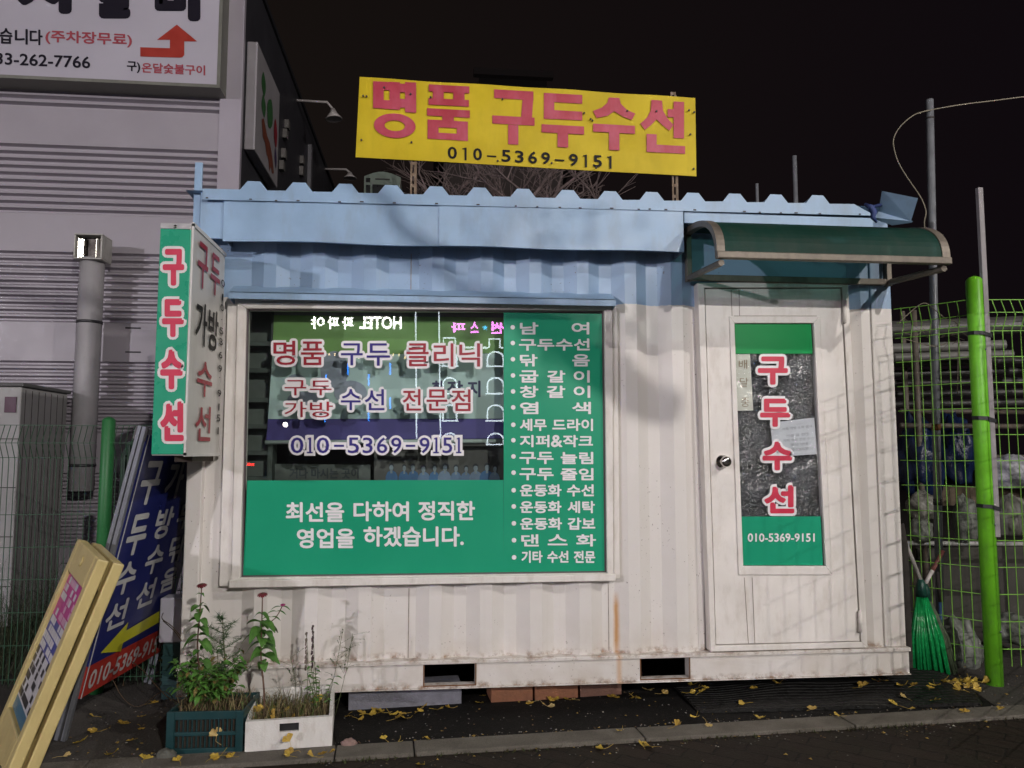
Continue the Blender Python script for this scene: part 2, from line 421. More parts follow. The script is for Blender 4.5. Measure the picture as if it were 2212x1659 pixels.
# openings
WX0, WX1 = (P(516, 900).x), (P(1317, 900).x)
WZ1, WZ0 = (P(535, 653).z+P(1303, 660).z)/2, (P(525, 1268).z+P(1312, 1255).z)/2
DX0, DX1 = (P(1508, 640).x+P(1532, 1390).x)/2, (P(1822, 640).x+P(1866, 1390).x)/2
DZ1, DZ0 = P(1660, 612).z, ZB1
xs = sorted(set([XL, XR, WX0, WX1, DX0, DX1]+[x for x, _ in bp if XL < x < XR]))
m = MB()
def strip(xa_, xb, z0, z1):
    m.poly([(xa_, prof(xa_), z0), (xb, prof(xb), z0), (xb, prof(xb), z1), (xa_, prof(xa_), z1)])
for xa_, xb in zip(xs, xs[1:]):
    mid = (xa_+xb)/2
    if WX0 < mid < WX1: strip(xa_, xb, ZB1, WZ0+0.004); strip(xa_, xb, WZ1-0.004, ZT)
    elif DX0 < mid < DX1: strip(xa_, xb, DZ1-0.004, ZT)
    else: strip(xa_, xb, ZB1, ZT)
# side, back and top sheets
def corr_side(x, sgn):
    y = 0.0; pts = []
    while y < DEP: 
        for dy, d in ((0, 0), (0.07, 0), (0.1375, DC), (0.2075, DC)):
            if y+dy < DEP: pts.append((y+dy, d))
        y += 0.275
    pts.append((DEP, 0))
    for (ya, da), (yb, db) in zip(pts, pts[1:]):
        m.poly([(x-sgn*da, ya, ZB1), (x-sgn*db, yb, ZB1), (x-sgn*db, yb, ZT), (x-sgn*da, ya, ZT)])
corr_side(XL, -1); corr_side(XR, 1)
m.poly([(XL, DEP, ZB1), (XR, DEP, ZB1), (XR, DEP, ZT), (XL, DEP, ZT)])
m.poly([(XL, 0, ZT), (XR, 0, ZT), (XR, DEP, ZT), (XL, DEP, ZT)])
m.build('corrugated_wall', CP, shop)
# weld seams and corner posts
m = MB()
for px, y0, y1 in ((883, 1273, 1432), (888, 545, 630), (1317, 1265, 1410)):
    a, b_ = P(px, y0), P(px, y1); yy = prof(a.x)
    m.box((a.x-0.002, yy-0.002, b_.z), (a.x+0.002, yy+0.004, a.z))
m.build('weld_seam', mat('seam_grey', (0.30, 0.25, 0.21), 0.7, 0.4, 40), shop)
for x0, x1 in ((XL-0.004, XL+0.075), (P(1893, 1000).x, XR+0.004)):
    m = MB(); m.box((x0, -0.012, ZB1+0.001), (x1, 0.09, ZT-0.02)); m.build('corner_post', CP, shop, bevel=0.006)
# base beam with two fork pockets
def pock(px0, py0, px1, py1): a, b_ = P(px0, py0), P(px1, py1); return (a.x, b_.x, b_.z, a.z)
pk = [pock(917, 1430, 1026, 1475), pock(1382, 1416, 1486, 1461)]
m = MB(); xs2 = [XL-0.01, pk[0][0], pk[0][1], pk[1][0], pk[1][1], XR+0.01]
YB = -0.022
for i in (0, 2, 4): m.box((xs2[i], YB, ZB0), (xs2[i+1], 0.05, ZB1-0.02))
for k in (0, 1):
    x0, x1, z0, z1 = pk[k]
    m.box((x0, YB, ZB0), (x1, 0.03, z0)); 
    if z1 < ZB1-0.02: m.box((x0, YB, z1), (x1, 0.03, ZB1-0.02))
m.box((XL-0.014, YB-0.014, ZB1-0.02), (XR+0.014, 0.05, ZB1+0.0))
m.box((XL-0.014, YB-0.010, ZB0-0.006), (XR+0.014, 0.05, ZB0))
for x in (XL-0.01, XR-0.06): m.box((x, 0.05, ZB0), (x+0.07, DEP, ZB1))
m.build('base_beam', CP, shop, bevel=0.004)
m = MB()
for x0, x1, z0, z1 in pk:
    w_ = 0.006
    for q in (((x0-w_, z0-w_), (x1+w_, z0)), ((x0-w_, z0), (x0, z1)), ((x1, z0), (x1+w_, z1))):
        m.box((q[0][0], YB-0.003, q[0][1]), (q[1][0], YB-0.0005, q[1][1]))
m.build('pocket_rim', RUSTY, shop)
m = MB(); m.box((XL+0.03, 0.06, ZB0+0.0), (XR-0.03, DEP, ZB1-0.01)); 
m = MB()
m.poly([(XL, 0.02, ZB1-0.003), (XR, 0.02, ZB1-0.003), (XR, DEP, ZB1-0.003), (XL, DEP, ZB1-0.003)])
m.build('floor_plate', mat('old_plywood', (0.12, 0.09, 0.06), 0.8, 0.3), shop)

# ---- eaves: fascia, cut flashing, roof sheet
def zf(px, py): return P(px, py, YF).z
xf0, xf1 = P(482, 480, YF).x, P(1476, 500, YF).x
xsm = P(948, 480, YF).x
fz_t = lambda x: zf(480, 432)+(x-xf0)*0.0 
ft0, ft1 = zf(482, 431), zf(1476, 455); fb0, fb1 = zf(485, 519), zf(1475, 545)
lerp = lambda a, b, t: a+(b-a)*t
def fz(x, a, b): return lerp(a, b, (x-xf0)/(xf1-xf0))
m = MB()
for (xa_, xb, pr) in ((xf0, xsm+0.01, 0), (xsm, xf1, -0.006)):
    n = 12
    for i in range(n):
        x0, x1 = lerp(xa_, xb, i/n), lerp(xa_, xb, (i+1)/n)
        def row(x):
            wob = 0.004*math.sin(x*5+1)+0.002*math.sin(x*13)
            return [(x, YF+pr+wob*0.3, fz(x, ft0, ft1)), (x, YF+pr+wob, lerp(fz(x, ft0, ft1), fz(x, fb0, fb1), 0.5)), (x, YF+pr+wob*0.6, fz(x, fb0, fb1)+0.004*math.sin(x*7)), (x, YF+pr+0.03, fz(x, fb0, fb1)+0.004*math.sin(x*7)+0.004)]
        r0, r1 = row(x0), row(x1)
        for k in range(3): m.poly([r0[k], r1[k], r1[k+1], r0[k+1]])
m.build('fascia', BLUE, shop)
m = MB()   # soffit and end cheeks close the box behind the fascia
m.box((xf0+0.004, YF+0.032, fb1+0.03), (xf1-0.004, 0.0, fb1+0.035))
m.box((xf1-0.012, YF+0.004, fb1), (xf1, 0.03, ft1)); m.box((xf0, YF+0.004, fb0+0.01), (xf0+0.008, 0.03, ft0))
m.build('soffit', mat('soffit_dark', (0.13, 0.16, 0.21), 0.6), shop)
# left end blue upright and return
m = MB()
a, b_ = P(421, 350, -0.10), P(434, 505, -0.10)
m.box((a.x, -0.10, P(421, 505, -0.1).z), (P(436, 400, -0.1).x, -0.085, P(421, 350, -0.1).z))
m.box((P(434, 420, -0.12).x, -0.125, P(434, 515, -0.12).z), (xf0+0.002, -0.11, P(434, 408, -0.12).z))
m.build('corner_flashing', BLUE, shop, bevel=0.003)
# shorter fascia over the door
m = MB()
r0, r1 = P(1478, 457, YF), P(1886, 459, YF)
m.box((r0.x, YF+0.002, P(1500, 482, YF).z), (r1.x, YF+0.02, r0.z-0.001))
m.build('door_fascia', BLUE, shop, bevel=0.003)
# flashing with teeth, following the ribs
ribs = [455, 548, 646, 746, 845, 942, 1036, 1130, 1226.5, 1318, 1408, 1497, 1587, 1676, 1766]
yr = YF-0.012
def vz(x):
    x0, x1, x2 = P(500, 409, yr).x, P(1320, 431, yr).x, P(1700, 438, yr).x
    z0, z1, z2 = P(500, 409, yr).z, P(1320, 431, yr).z, P(1700, 438, yr).z
    return lerp(z0, z1, (x-x0)/(x1-x0)) if x < x1 else lerp(z1, z2, (x-x1)/(x2-x1))
def teeth(x_l, x_r, h=0.046):
    pts = [(x_l, vz(x_l))]
    for r in ribs:
        x = P(r, 415, yr).x
        if x_l < x-0.07 and x+0.07 < x_r:
            pts += [(x-0.068, vz(x)), (x-0.032, vz(x)+h), (x+0.032, vz(x)+h), (x+0.068, vz(x))]
    pts.append((x_r, vz(x_r))); return pts
tx0, tx1 = P(437, 430, yr).x, P(1845, 440, yr).x
top = teeth(tx0, tx1)
bot = [(x, fz(x, ft0, ft1)-0.006) for x in (P(1890, 470, yr).x, xf1, lerp(xf0, xf1, .5), tx0)]
m = MB(); full = top+bot
for (xa_, za), (xb, zb) in zip(top, top[1:]):     # vertical strips so no concave face is needed
    z0 = fz(xa_, ft0, ft1)-0.006; z1 = fz(xb, ft0, ft1)-0.006
    m.prism([(xa_, yr, z0), (xb, yr, z1), (xb, yr, zb), (xa_, yr, za)], (0, 0.004, 0))
xq = P(1888, 462, yr).x
m.prism([(tx1, yr, vz(tx1)), (tx1, yr, fz(tx1, ft0, ft1)-0.006), (xq, yr, fz(xq, ft0, ft1)-0.006), (lerp(tx1, xq, 0.75), yr, vz(tx1)-0.045)], (0, 0.004, 0))
m.build('roof_flashing', BLUE, shop)
m = MB()
tr_ = [(XL-0.02, vz(XL))]+[q for q in top if XL-0.02 < q[0] < XR+0.03]+[(XR+0.05, vz(XR))]
for (xa_, za), (xb, zb) in zip(tr_, tr_[1:]):
    m.poly([(xa_, yr+0.006, za-0.008), (xb, yr+0.006, zb-0.008), (xb, DEP+0.1, zb-0.09), (xa_, DEP+0.1, za-0.09)])
m.build('roof_sheet', BLUE, shop)
m = MB()   # screw heads and sealant line under the teeth
for k in range(34):
    x = lerp(tx0+0.05, tx1, k/33)+random.uniform(-.03, .03); z = fz(x, ft0, ft1)+random.uniform(-0.004, 0.004)
    if random.random() < 0.75: m.box((x-0.006*random.uniform(.6, 2.2), yr-0.004, z-0.003), (x+0.006, yr+0.001, z+0.003))
m.build('sealant_line', RUBSEAL, shop)
# torn flashing at the right end
m = MB()
q = [PD(1908, 413, 3.95), PD(1983, 428, 3.9), PD(1968, 477, 4.0), PD(1900, 458, 4.05)]
m.prism([q[0], q[1], q[2], q[3]], (0.0, 0.012, 0.004))
q = [PD(1888, 470, 4.05), PD(1902, 452, 4.05), PD(1972, 478, 4.0), PD(1930, 484, 4.05)]
m.prism(q, (0, 0.01, -0.004))
m.build('torn_flashing', BLUE, shop)
m = MB(); pts = [PD(1868, 441, 4.03), PD(1880, 447, 4.01), PD(1888, 458, 4.02), PD(1886, 470, 4.0), PD(1893, 480, 4.02)]
m.tube(pts, [0.008, 0.016, 0.02, 0.014, 0.006], 6); m.tube([pts[1], PD(1898, 444, 4.0), PD(1912, 442, 4.05)], [0.006, 0.01, 0.004], 5)
m.build('tarp_scrap', mat('dark_blue_rag', (0.035, 0.06, 0.2), 0.7, 0.3), shop, True)

# ------------------------------------------------------------------ shop window, door, canopy
GREEN = mat('green_vinyl', (0.014, 0.33, 0.18), 0.34, 0.05, 3, spec=0.22)
GREEN2 = mat('green_vinyl_door', (0.006, 0.29, 0.075), 0.34, 0.05, 3, spec=0.22)
VWHITE = mat('white_vinyl', (0.84, 0.82, 0.84), 0.4, 0.02, spec=0.3)
VRED = mat('red_vinyl', (0.34, 0.010, 0.026), 0.4, 0.06)
VNAVY = mat('navy_vinyl', (0.026, 0.015, 0.21), 0.4, 0.06)
VBRED = mat('bright_red_vinyl', (0.62, 0.03, 0.075), 0.4, 0.06)
VBLACK = mat('black_vinyl', (0.010, 0.009, 0.010), 0.5, 0.05, spec=0.15)
def glass_mat(name, refl, tint, rough=0.0, bmp=0.0):
    m = bpy.data.materials.new(name); m.use_nodes = True; nt = m.node_tree
    for n in list(nt.nodes): nt.nodes.remove(n)
    out = N(nt, 'ShaderNodeOutputMaterial'); tr = N(nt, 'ShaderNodeBsdfTransparent'); gl = N(nt, 'ShaderNodeBsdfGlossy')
    tr.inputs[0].default_value = (*tint, 1); gl.inputs['Roughness'].default_value = rough
    fr = N(nt, 'ShaderNodeFresnel'); fr.inputs['IOR'].default_value = 1.52
    f = math_(nt, 'MULTIPLY', fr.outputs[0], refl)
    mx = N(nt, 'ShaderNodeMixShader'); nt.links.new(f, mx.inputs[0]); nt.links.new(tr.outputs[0], mx.inputs[1]); nt.links.new(gl.outputs[0], mx.inputs[2])
    nt.links.new(mx.outputs[0], out.inputs['Surface'])
    if bmp:
        tc = N(nt, 'ShaderNodeTexCoord').outputs['Object']
        b = N(nt, 'ShaderNodeBump'); b.inputs['Strength'].default_value = 1.0; b.inputs['Distance'].default_value = 0.004*bmp
        nt.links.new(math_(nt, 'MULTIPLY', noise(nt, tc, 62, 3, 0.6), ramp(nt, noise(nt, tc, 5, 3), 0.38, 0.62, 0.05, 1.0)), b.inputs['Height']); nt.links.new(b.outputs[0], gl.inputs['Normal'])
    return m
def frame_ring(mb, outer, inner, Y, thick):
    o = [V((p.x, Y, p.z)) for p in outer]; i = [V((p.x, Y, p.z)) for p in inner]
    for k in range(4): mb.prism([o[k], o[(k+1) % 4], i[(k+1) % 4], i[k]], (0, thick, 0))
qo = [P(515, 655), P(1321, 660), P(1323, 1252), P(502, 1268)]
qi = [P(534, 668), P(1303, 672), P(1309, 1236), P(522, 1246)]
m = MB(); frame_ring(m, qo, qi, -0.028, 0.10)
window = m.build('window', WHITE, shop, bevel=0.004)
m = MB()
q2 = [P(492, 657), P(514, 657), P(501, 1266), P(474, 1266)]
m.prism([V((p.x, -0.008, p.z)) for p in q2], (0, 0.05, 0))
q2 = [P(1323, 664), P(1333, 664), P(1338, 1250), P(1325, 1250)]
m.prism([V((p.x, -0.008, p.z)) for p in q2], (0, 0.05, 0))
m.build('window_surround', WHITE, window, bevel=0.003)
m = MB(); a, b_ = P(499, 1250), P(1326, 1237); c_, d_ = P(1326, 1252), P(499, 1267)
m.prism([V((p.x, -0.05, p.z)) for p in (a, b_, c_, d_)], (0, 0.02, 0)); m.build('window_sill', WHITE, window, bevel=0.005)
m = MB()
for i in range(4):
    a, b_ = qi[i], qi[(i+1) % 4]; d = (b_-a).normalized()*0.0
    nn = V((0, 0, 0)); cen = sum(qi, V())/4
    ins = lambda p: V((p.x+(cen.x-p.x)*0.008, 0, p.z+(cen.z-p.z)*0.010))
    m.prism([V((a.x, -0.006, a.z)), V((b_.x, -0.006, b_.z)), V((ins(b_).x, -0.006, ins(b_).z)), V((ins(a).x, -0.006, ins(a).z))], (0, 0.02, 0))
m.build('window_gasket', mat('gasket', (0.10, 0.08, 0.085), 0.5), window)
GLASS = glass_mat('window_glass', 1.25, (0.90, 0.95, 0.93))
m = MB(); YG = 0.004
m.poly([V((p.x, YG, p.z)) for p in qi]); m.build('window_pane', GLASS, window)
def film(name, px, mt, parent, Y=-0.001, mb=None):
    m = MB(); m.poly([P(x, y, Y) for x, y in px]); return m.build(name, mt, parent)
# green vinyl: one band below, one column on the right
film('green_film', [(534, 1038), (1087.5, 1037), (1088, 1238.5), (525, 1244)], GREEN, window)
film('green_film', [(1088, 675), (1300, 678), (1306, 1234), (1088, 1238.4)], GREEN, window)
YT = -0.004
rows = [(696, [('남', 1123, 1163), ('여', 1234.5, 1273)]), (731, [('구두수선', 1121, 1274)]), (765, [('닦', 1123, 1161), ('음', 1236, 1274)]),
    (800, [('굽', 1122, 1163), ('갈', 1182, 1221), ('이', 1239, 1274)]), (833, [('창', 1123, 1163), ('갈', 1181, 1221), ('이', 1239, 1275)]),
    (868, [('염', 1123, 1163), ('색', 1236, 1276.5)]), (904.5, [('세무', 1123, 1181), ('드라이', 1193, 1281)]), (939.5, [('지퍼', 1123, 1187), ('&', 1190, 1215), ('작크', 1216, 1281)]),
    (976, [('구두', 1122, 1196), ('늘림', 1211, 1281.5)]), (1011, [('구두', 1122, 1196), ('줄임', 1211, 1282)]), (1046, [('운동화', 1123, 1213), ('수선', 1224.5, 1283)]),
    (1082, [('운동화', 1123, 1213), ('세탁', 1226, 1285)]), (1118, [('운동화', 1123.5, 1214), ('갑보', 1226, 1286)]), (1154, [('댄', 1126, 1164), ('스', 1183, 1226), ('화', 1244.5, 1287.5)]),
    (1189.5, [('기타', 1126.5, 1172), ('수선', 1182, 1228), ('전문', 1239.5, 1286)])]
bul = [707, 741, 776, 811, 845.5, 880, 917.5, 951, 986, 1021, 1059, 1094, 1130.5, 1167, 1204]
m = MB()
for (y, ws), by in zip(rows, bul):
    for s, x0, x1 in ws:
        hh = 26.5 if s != '스' else 24
        text(m, s, pq(x0, y, x1, y+hh, YT), 0.035)
    c = P(1107.5+(by-700)*0.006, by, YT); r = 0.0125
    m.poly([c+V((math.cos(k*math.pi/7)*r, 0, math.sin(k*math.pi/7)*r)) for k in range(14)])
lab(m.build('price_list_lettering', VWHITE, window), 'white list of repair services on the green column')
m = MB()
for s, x0, y0, x1, y1 in [('최선을', 617, 1084.5, 743.5, 1128), ('다하여', 763.5, 1083, 883.5, 1126), ('정직한', 903.5, 1082, 1026, 1124.5), ('영업을', 641, 1141, 766, 1184.5), ('하겠습니다.', 785, 1137, 1002, 1181)]:
    text(m, s, pq(x0, y0, x1, y1, YT), 0.03)
lab(m.build('motto_lettering', VWHITE, window), 'white two line motto on the lower green band')
mo, mr, mn = MB(), MB(), MB()
PLACE = [('명', 590.5, 736, 638, 788.5, 'r'), ('품', 650, 737.5, 700, 788.5, 'r'), ('구', 736.5, 741.5, 783.5, 789, 'n'), ('두', 792, 741.5, 842.5, 790, 'n'), ('클', 878, 741.5, 926, 791, 'r'), ('리', 937, 741.5, 979.5, 792, 'r'), ('닉', 992, 741.5, 1037, 792, 'r'),
    ('구', 615, 821, 661.5, 854, 'r'), ('두', 669.5, 822, 716, 854, 'r'), ('가', 614.5, 867.5, 662, 901, 'r'), ('방', 669.5, 867.5, 719, 901.5, 'r'), ('수', 736.5, 840.5, 779, 886, 'n'), ('선', 788, 840.5, 830.5, 886, 'n'),
    ('전', 870, 840.5, 909.5, 887, 'r'), ('문', 921.5, 841, 966, 887, 'r'), ('점', 975.5, 841, 1016.5, 888, 'r')]
for ch, x0, y0, x1, y1, c in PLACE:
    h = y1-y0
    text(mo, ch, pq(x0, y0, x1, y1, YG-0.002), 6.2/h, 0, 0.02)
    text(mr if c == 'r' else mn, ch, pq(x0, y0, x1, y1, YG-0.0045), 0.012 if h > 40 else 0.004)
DIG = [('0', 628, 655.5), ('1', 664, 674.5), ('0', 684, 711), ('-', 721.5, 743), ('5', 751.5, 775.5), ('3', 783.5, 805), ('6', 814, 836.5), ('9', 845, 867), ('-', 876.5, 897), ('9', 906.5, 928), ('1', 937, 947), ('5', 956, 977), ('1', 986, 995.5)]
def digit(mb, ch, x0, x1, y0, y1, Y, w, pad=None, ser=0.0):
    if ch == '-': mid = (y0+y1)/2+1; y0, y1 = mid-2.2, mid+2.2; w2 = w*34/4.4*1.0; text_bar(mb, x0, x1, y0, y1, Y, w*34 if pad is not None else 0); return
    if ch == '1': one(mb, x0, x1, y0, y1, Y, w*34 if pad is not None else 0); return
    text(mb, ch, pq(x0, y0, x1, y1, Y), w, 0, pad)
def one(mb, x0, x1, y0, y1, Y, e, foot=True, th=0.44, dy=0.0):
    w = x1-x0; s0 = x0+w*(1-th)*(.62 if foot else 1.0); s1 = s0+w*th
    bars = [(s0-e, y0-e, s1+e, y1+e), (x0+w*.08-e, y0+w*.12-e, s0+e, y0+w*.12+w*.30+e)]
    if foot: bars.append((x0-1-e, y1-3.0-e*.6, x1+1+e, y1+e))
    for k, b in enumerate(bars):
        q = [P(x, y, Y)+V((0, -0.0003*k, 0)) for x, y in ((b[0], b[1]), (b[0], b[3]), (b[2], b[3]), (b[2], b[1]))]; mb.poly(q)
def text_bar(mb, x0, x1, y0, y1, Y, e):
    a = P(x0-e, y0-e, Y); b_ = P(x1+e, y1+e, Y)
    mb.poly([(a.x, a.y, a.z), (b_.x, a.y, a.z), (b_.x, a.y, b_.z), (a.x, a.y, b_.z)])
for ch, x0, x1 in DIG:
    digit(mo, ch, x0, x1, 945, 979, YG-0.002, 5.6/34, 0.02)
    digit(mn, ch, x0, x1, 945, 979, YG-0.0045, 0.012)
mo.build('letter_outline', VWHITE, window); mr.build('red_lettering', VRED, window); mn.build('navy_lettering', VNAVY, window)

# window hood
m = MB()
h0, h1 = P(505, 623), P(1321, 623); zt = P(900, 624).z
lipL, lipR = PX(508, 634, h0.x), PX(1316, 640, h1.x); yl = -0.095
zl = zt-0.055
m.slab((h0.x, 0.02, zt), (h1.x, 0.02, zt), (h1.x, yl, zl), (h0.x, yl, zl), (0, 0, -0.004))
m.slab((h0.x, yl, zl+0.001), (h1.x, yl, zl+0.001), (h1.x, yl, zl-0.036), (h0.x, yl, zl-0.036), (0, 0.004, 0))
for x in (h0.x, h1.x-0.004):
    m.prism([(x, 0.02, zt-0.005), (x, yl+0.006, zl-0.006), (x, yl+0.006, zl-0.036), (x, 0.02, zt-0.10)], (0.004, 0, 0))
m.build('window_hood', BLUE, shop)

# what stands behind the glass
m = MB()
yb = 0.62; xi0, xi1 = WX0-0.25, WX1+0.12; zi0, zi1 = WZ0-0.1, WZ1+0.1
INN = mat('dim_inner_board', (0.085, 0.085, 0.08), 0.7, 0.2, 3)
m.box((xi0, yb, zi0), (xi1, yb+0.02, zi1)); m.box((xi0-0.02, 0.06, zi0), (xi0, yb, zi1)); m.box((xi1, 0.06, zi0), (xi1+0.02, yb, zi1))
m.box((xi0, 0.06, zi0-0.02), (xi1, yb, zi0)); m.box((xi0, 0.06, zi1), (xi1, yb, zi1+0.02))
m.build('inner_lining', INN, shop)
YI = 0.14
ban = thing('shop_banner', 'green, pale teal and navy striped banner hanging inside behind the shop window', 'banner', tuple(P(830, 960, YI)))
BG = mat('banner_green', (0.17, 0.34, 0.09), 0.5, 0.12, 4); BT = mat('banner_teal', (0.42, 0.56, 0.54), 0.5, 0.10, 3); BN = mat('banner_navy', (0.055, 0.042, 0.20), 0.5, 0.1)
BPU = mat('banner_violet', (0.27, 0.30, 0.37), 0.5, 0.1)
def film3(name, px, mt, parent, Y): 
    m = MB(); m.prism([P(x, y, Y) for x, y in px], (0, 0.002, 0)); return m.build(name, mt, parent)
film3('green_stripe', [(592, 681), (1098, 686), (1097, 763), (588, 766)], BG, ban, YI)
film3('top_hem', [(593, 670), (1099, 674), (1098, 685.5), (592, 680.5)], mat('banner_hem', (0.13, 0.15, 0.16), 0.5), ban, YI)
film3('teal_field', [(588, 766.5), (1097, 763.5), (1096, 904), (579, 905)], BT, ban, YI)
film3('navy_stripe', [(579, 905.5), (1096, 904.5), (1095, 947), (575, 951)], BN, ban, YI)
m = MB()
for cx, cy, rx, ry in ((722, 800, 30, 42), (640, 822, 20, 14), (655, 862, 34, 16), (757, 848, 36, 26), (700, 772, 22, 8)):  # darker violet ellipses on the teal field
    m.poly([P(cx+rx*math.cos(k*math.pi/10), cy+ry*math.sin(k*math.pi/10), YI-0.002-0.0004*(cx % 5)) for k in range(20)])
m.build('violet_patch', BPU, ban)
m = MB()
for s, x0, x1 in (('화', 933, 960), ('장', 966, 1000), ('지', 1010, 1038)): text(m, s, pq(x0, 822, x1, 858, YI-0.003), 0.03)
m.build('banner_lettering', mat('banner_ink', (0.03, 0.03, 0.09), 0.5), ban)
rod = MB(); rod.tube([P(573, 955.5, YI-0.02), P(1097, 952.5, YI-0.02)], 0.011, 8)
tag(rod.build('curtain_rod', mat('pale_rod', (0.42, 0.5, 0.48), 0.35), smooth=True), 'pale horizontal rod under the striped banner inside the window', 'rod')
shelf = thing('wall_shelf', 'dark grey green pigeonhole shelf seen through the left edge of the window', 'shelf', tuple(P(555, 1030, YI+0.05)))
SH = mat('shelf_grey_green', (0.06, 0.075, 0.066), 0.55, 0.15)
SHD = mat('shelf_back', (0.11, 0.13, 0.115), 0.6, 0.2)
ysx = YI+0.04
m = MB(); a, b_ = P(515, 665, ysx+0.1), P(592, 1042, ysx+0.1)
m.box((a.x-0.05, ysx+0.1, b_.z-0.1), (b_.x, ysx+0.11, a.z+0.05)); m.build('shelf_back', SHD, shelf)
m = MB(); m.box((P(585, 800, ysx).x, ysx-0.02, b_.z-0.1), (P(585, 800, ysx).x+0.025, ysx+0.1, a.z+0.05)); m.build('shelf_side', SH, shelf)
for y in (742, 800, 864, 921, 978, 1034):
    m = MB(); q = P(550, y, ysx); m.box((a.x-0.05, ysx-0.005, q.z-0.012), (P(584, 800, ysx).x, ysx+0.1, q.z+0.012)); m.build('shelf_board', SH, shelf)
m = MB(); q = P(594, 950, YI+0.16)
m = MB(); m.prism([P(590, 1002, YI+0.1), P(800, 1004, YI+0.1), P(800, 1044, YI+0.1), P(588, 1044, YI+0.1)], (0, 0.01, 0))
t = m.build('notice_board', mat('faded_board', (0.10, 0.115, 0.105), 0.7, 0.3, 14)); tag(t, 'faded grey lettered board low inside the window', 'board')
m = MB(); text(m, '거다 마시는 곳이', pq(625, 1011, 775, 1034, YI+0.098), 0.03); m.build('board_lettering', mat('faded_ink', (0.045, 0.055, 0.06), 0.7), t)
pos = thing('group_poster', 'poster of a row of people in pale blue shirts low inside the window', 'poster', tuple(P(960, 1044, YI+0.1)))
m = MB(); m.prism([P(808, 956, YI+0.1), P(1100, 956, YI+0.1), P(1100, 1046, YI+0.1), P(808, 1046, YI+0.1)], (0, 0.01, 0)); m.build('poster_sheet', mat('poster_grey', (0.085, 0.085, 0.078), 0.6, 0.2), pos)
PB = [mat('shirt_blue_%d' % i, c, 0.6, 0.15, 20) for i, c in enumerate(((0.05, 0.13, 0.27), (0.11, 0.18, 0.29), (0.15, 0.21, 0.30)))]
PF = mat('printed_face', (0.20, 0.25, 0.28), 0.6, 0.25, 40)
m = MB(); mf = MB(); mh = MB()
for i, (x, s) in enumerate(((846, 1.0), (872, .85), (893, .95), (916, 1.05), (938, .9), (960, 1.1), (985, .95), (1006, .9), (1028, 1.1), (1051, 1.15), (1068, .9))):
    y = 1011-4*s+random.uniform(-2, 2); m.cur = random.choice((0, 1, 2)) if i > 1 else 0
    Yk = YI+0.097-0.0004*i
    m.poly([P(x+dx*s, yy, Yk) for dx, yy in ((-13, 1046), (-13, y+24), (-9, y+15), (-3, y+11), (3, y+11), (9, y+15), (13, y+24), (13, 1046))])
    hx = x+random.uniform(-2, 2)
    mf.poly([P(hx+5*s*math.cos(k*math.pi/6)*0.85, y+7*s*math.sin(k*math.pi/6)+5, Yk-0.0003) for k in range(12)]); mf.poly([P(hx+dx*s, yy, Yk-0.0002) for dx, yy in ((-2, y+8), (-2.5, y+17), (2.5, y+17), (2, y+8))])
    mh.poly([P(hx+dx*s, y+dy*s, Yk-0.0006) for dx, dy in ((-5, 4), (-5.4, -1), (-2.5, -4.6), (1.5, -5), (5, -2), (5.2, 4), (3.4, 0), (-1, -.6), (-3.6, 1))])
m.build('printed_shirts', PB, pos); mf.build('printed_faces', PF, pos); mh.build('printed_hair', mat('printed_hair', (0.03, 0.035, 0.045), 0.7), pos)

# door
m = MB()
do = [P(1503, 613), P(1826, 612), P(1868, 1396), P(1531, 1405)]; di = [P(1518, 624), P(1813, 623), P(1854, 1384), P(1542, 1392)]
frame_ring(m, do, di, -0.03, 0.09)
door = m.build('door', WHITE, shop, bevel=0.003)
m = MB()
gl = [P(1580, 697), P(1754, 697), P(1780, 1223), P(1599, 1223)]
lf = [P(1520, 626.5), P(1811, 625.5), P(1852, 1382), P(1544, 1389.5)]
frame_ring(m, lf, gl, -0.022, 0.04); m.build('door_leaf', WHITE, door)
m = MB()
gi = [P(1571, 685), P(1765, 685), P(1791, 1240), P(1591, 1240)]; g2 = [P(1582, 700), P(1752, 700), P(1778, 1221), P(1601, 1221)]
frame_ring(m, gi, g2, -0.032, 0.02); m.build('glazing_frame', WHITE, door, bevel=0.003)
m = MB()      # pressed seams of the leaf
for (xa_, ya, xb, yb) in ((1576, 628, 1578, 684), (1593, 628, 1594, 684), (1582, 684, 1760, 684), (1604, 1246, 1613, 1388), (1621, 1246, 1627, 1388)):
    a, b_ = P(xa_, ya), P(xb, yb); d = (b_-a).normalized(); nn = V((d.z, 0, -d.x))*0.0016
    m.prism([V((p.x, -0.0235, p.z)) for p in (a-nn, a+nn, b_+nn, b_-nn)], (0, 0.0012, 0))
m.build('leaf_seams', mat('seam_dirt', (0.28, 0.22, 0.19), 0.7), door)
FROST = glass_mat('door_glass', 2.2, (0.86, 0.88, 0.90), 0.13, 6.0)
m = MB(); m.poly([V((p.x, -0.012, p.z)) for p in g2]); m.build('door_pane', FROST, door)
m = MB(); m.box((P(1560, 700).x, 0.022, P(1700, 1260).z), (P(1800, 700).x, 0.03, P(1700, 660).z)); m.build('inner_film', mat('crinkled_film', (0.035, 0.037, 0.044), 0.22, 0.8, 7, bmp=1.0, bscale=48), door)
def film_d(name, px, mt, Y=-0.0145): 
    m = MB(); m.poly([P(x, y, Y) for x, y in px]); return m.build(name, mt, door)
film_d('door_film', [(1582, 700), (1752, 700), (1755.5, 764), (1584.5, 764)], GREEN2)
film_d('door_film', [(1597, 1116), (1773, 1115.5), (1778, 1221), (1601, 1221)], GREEN)
mo, mr = MB(), MB()
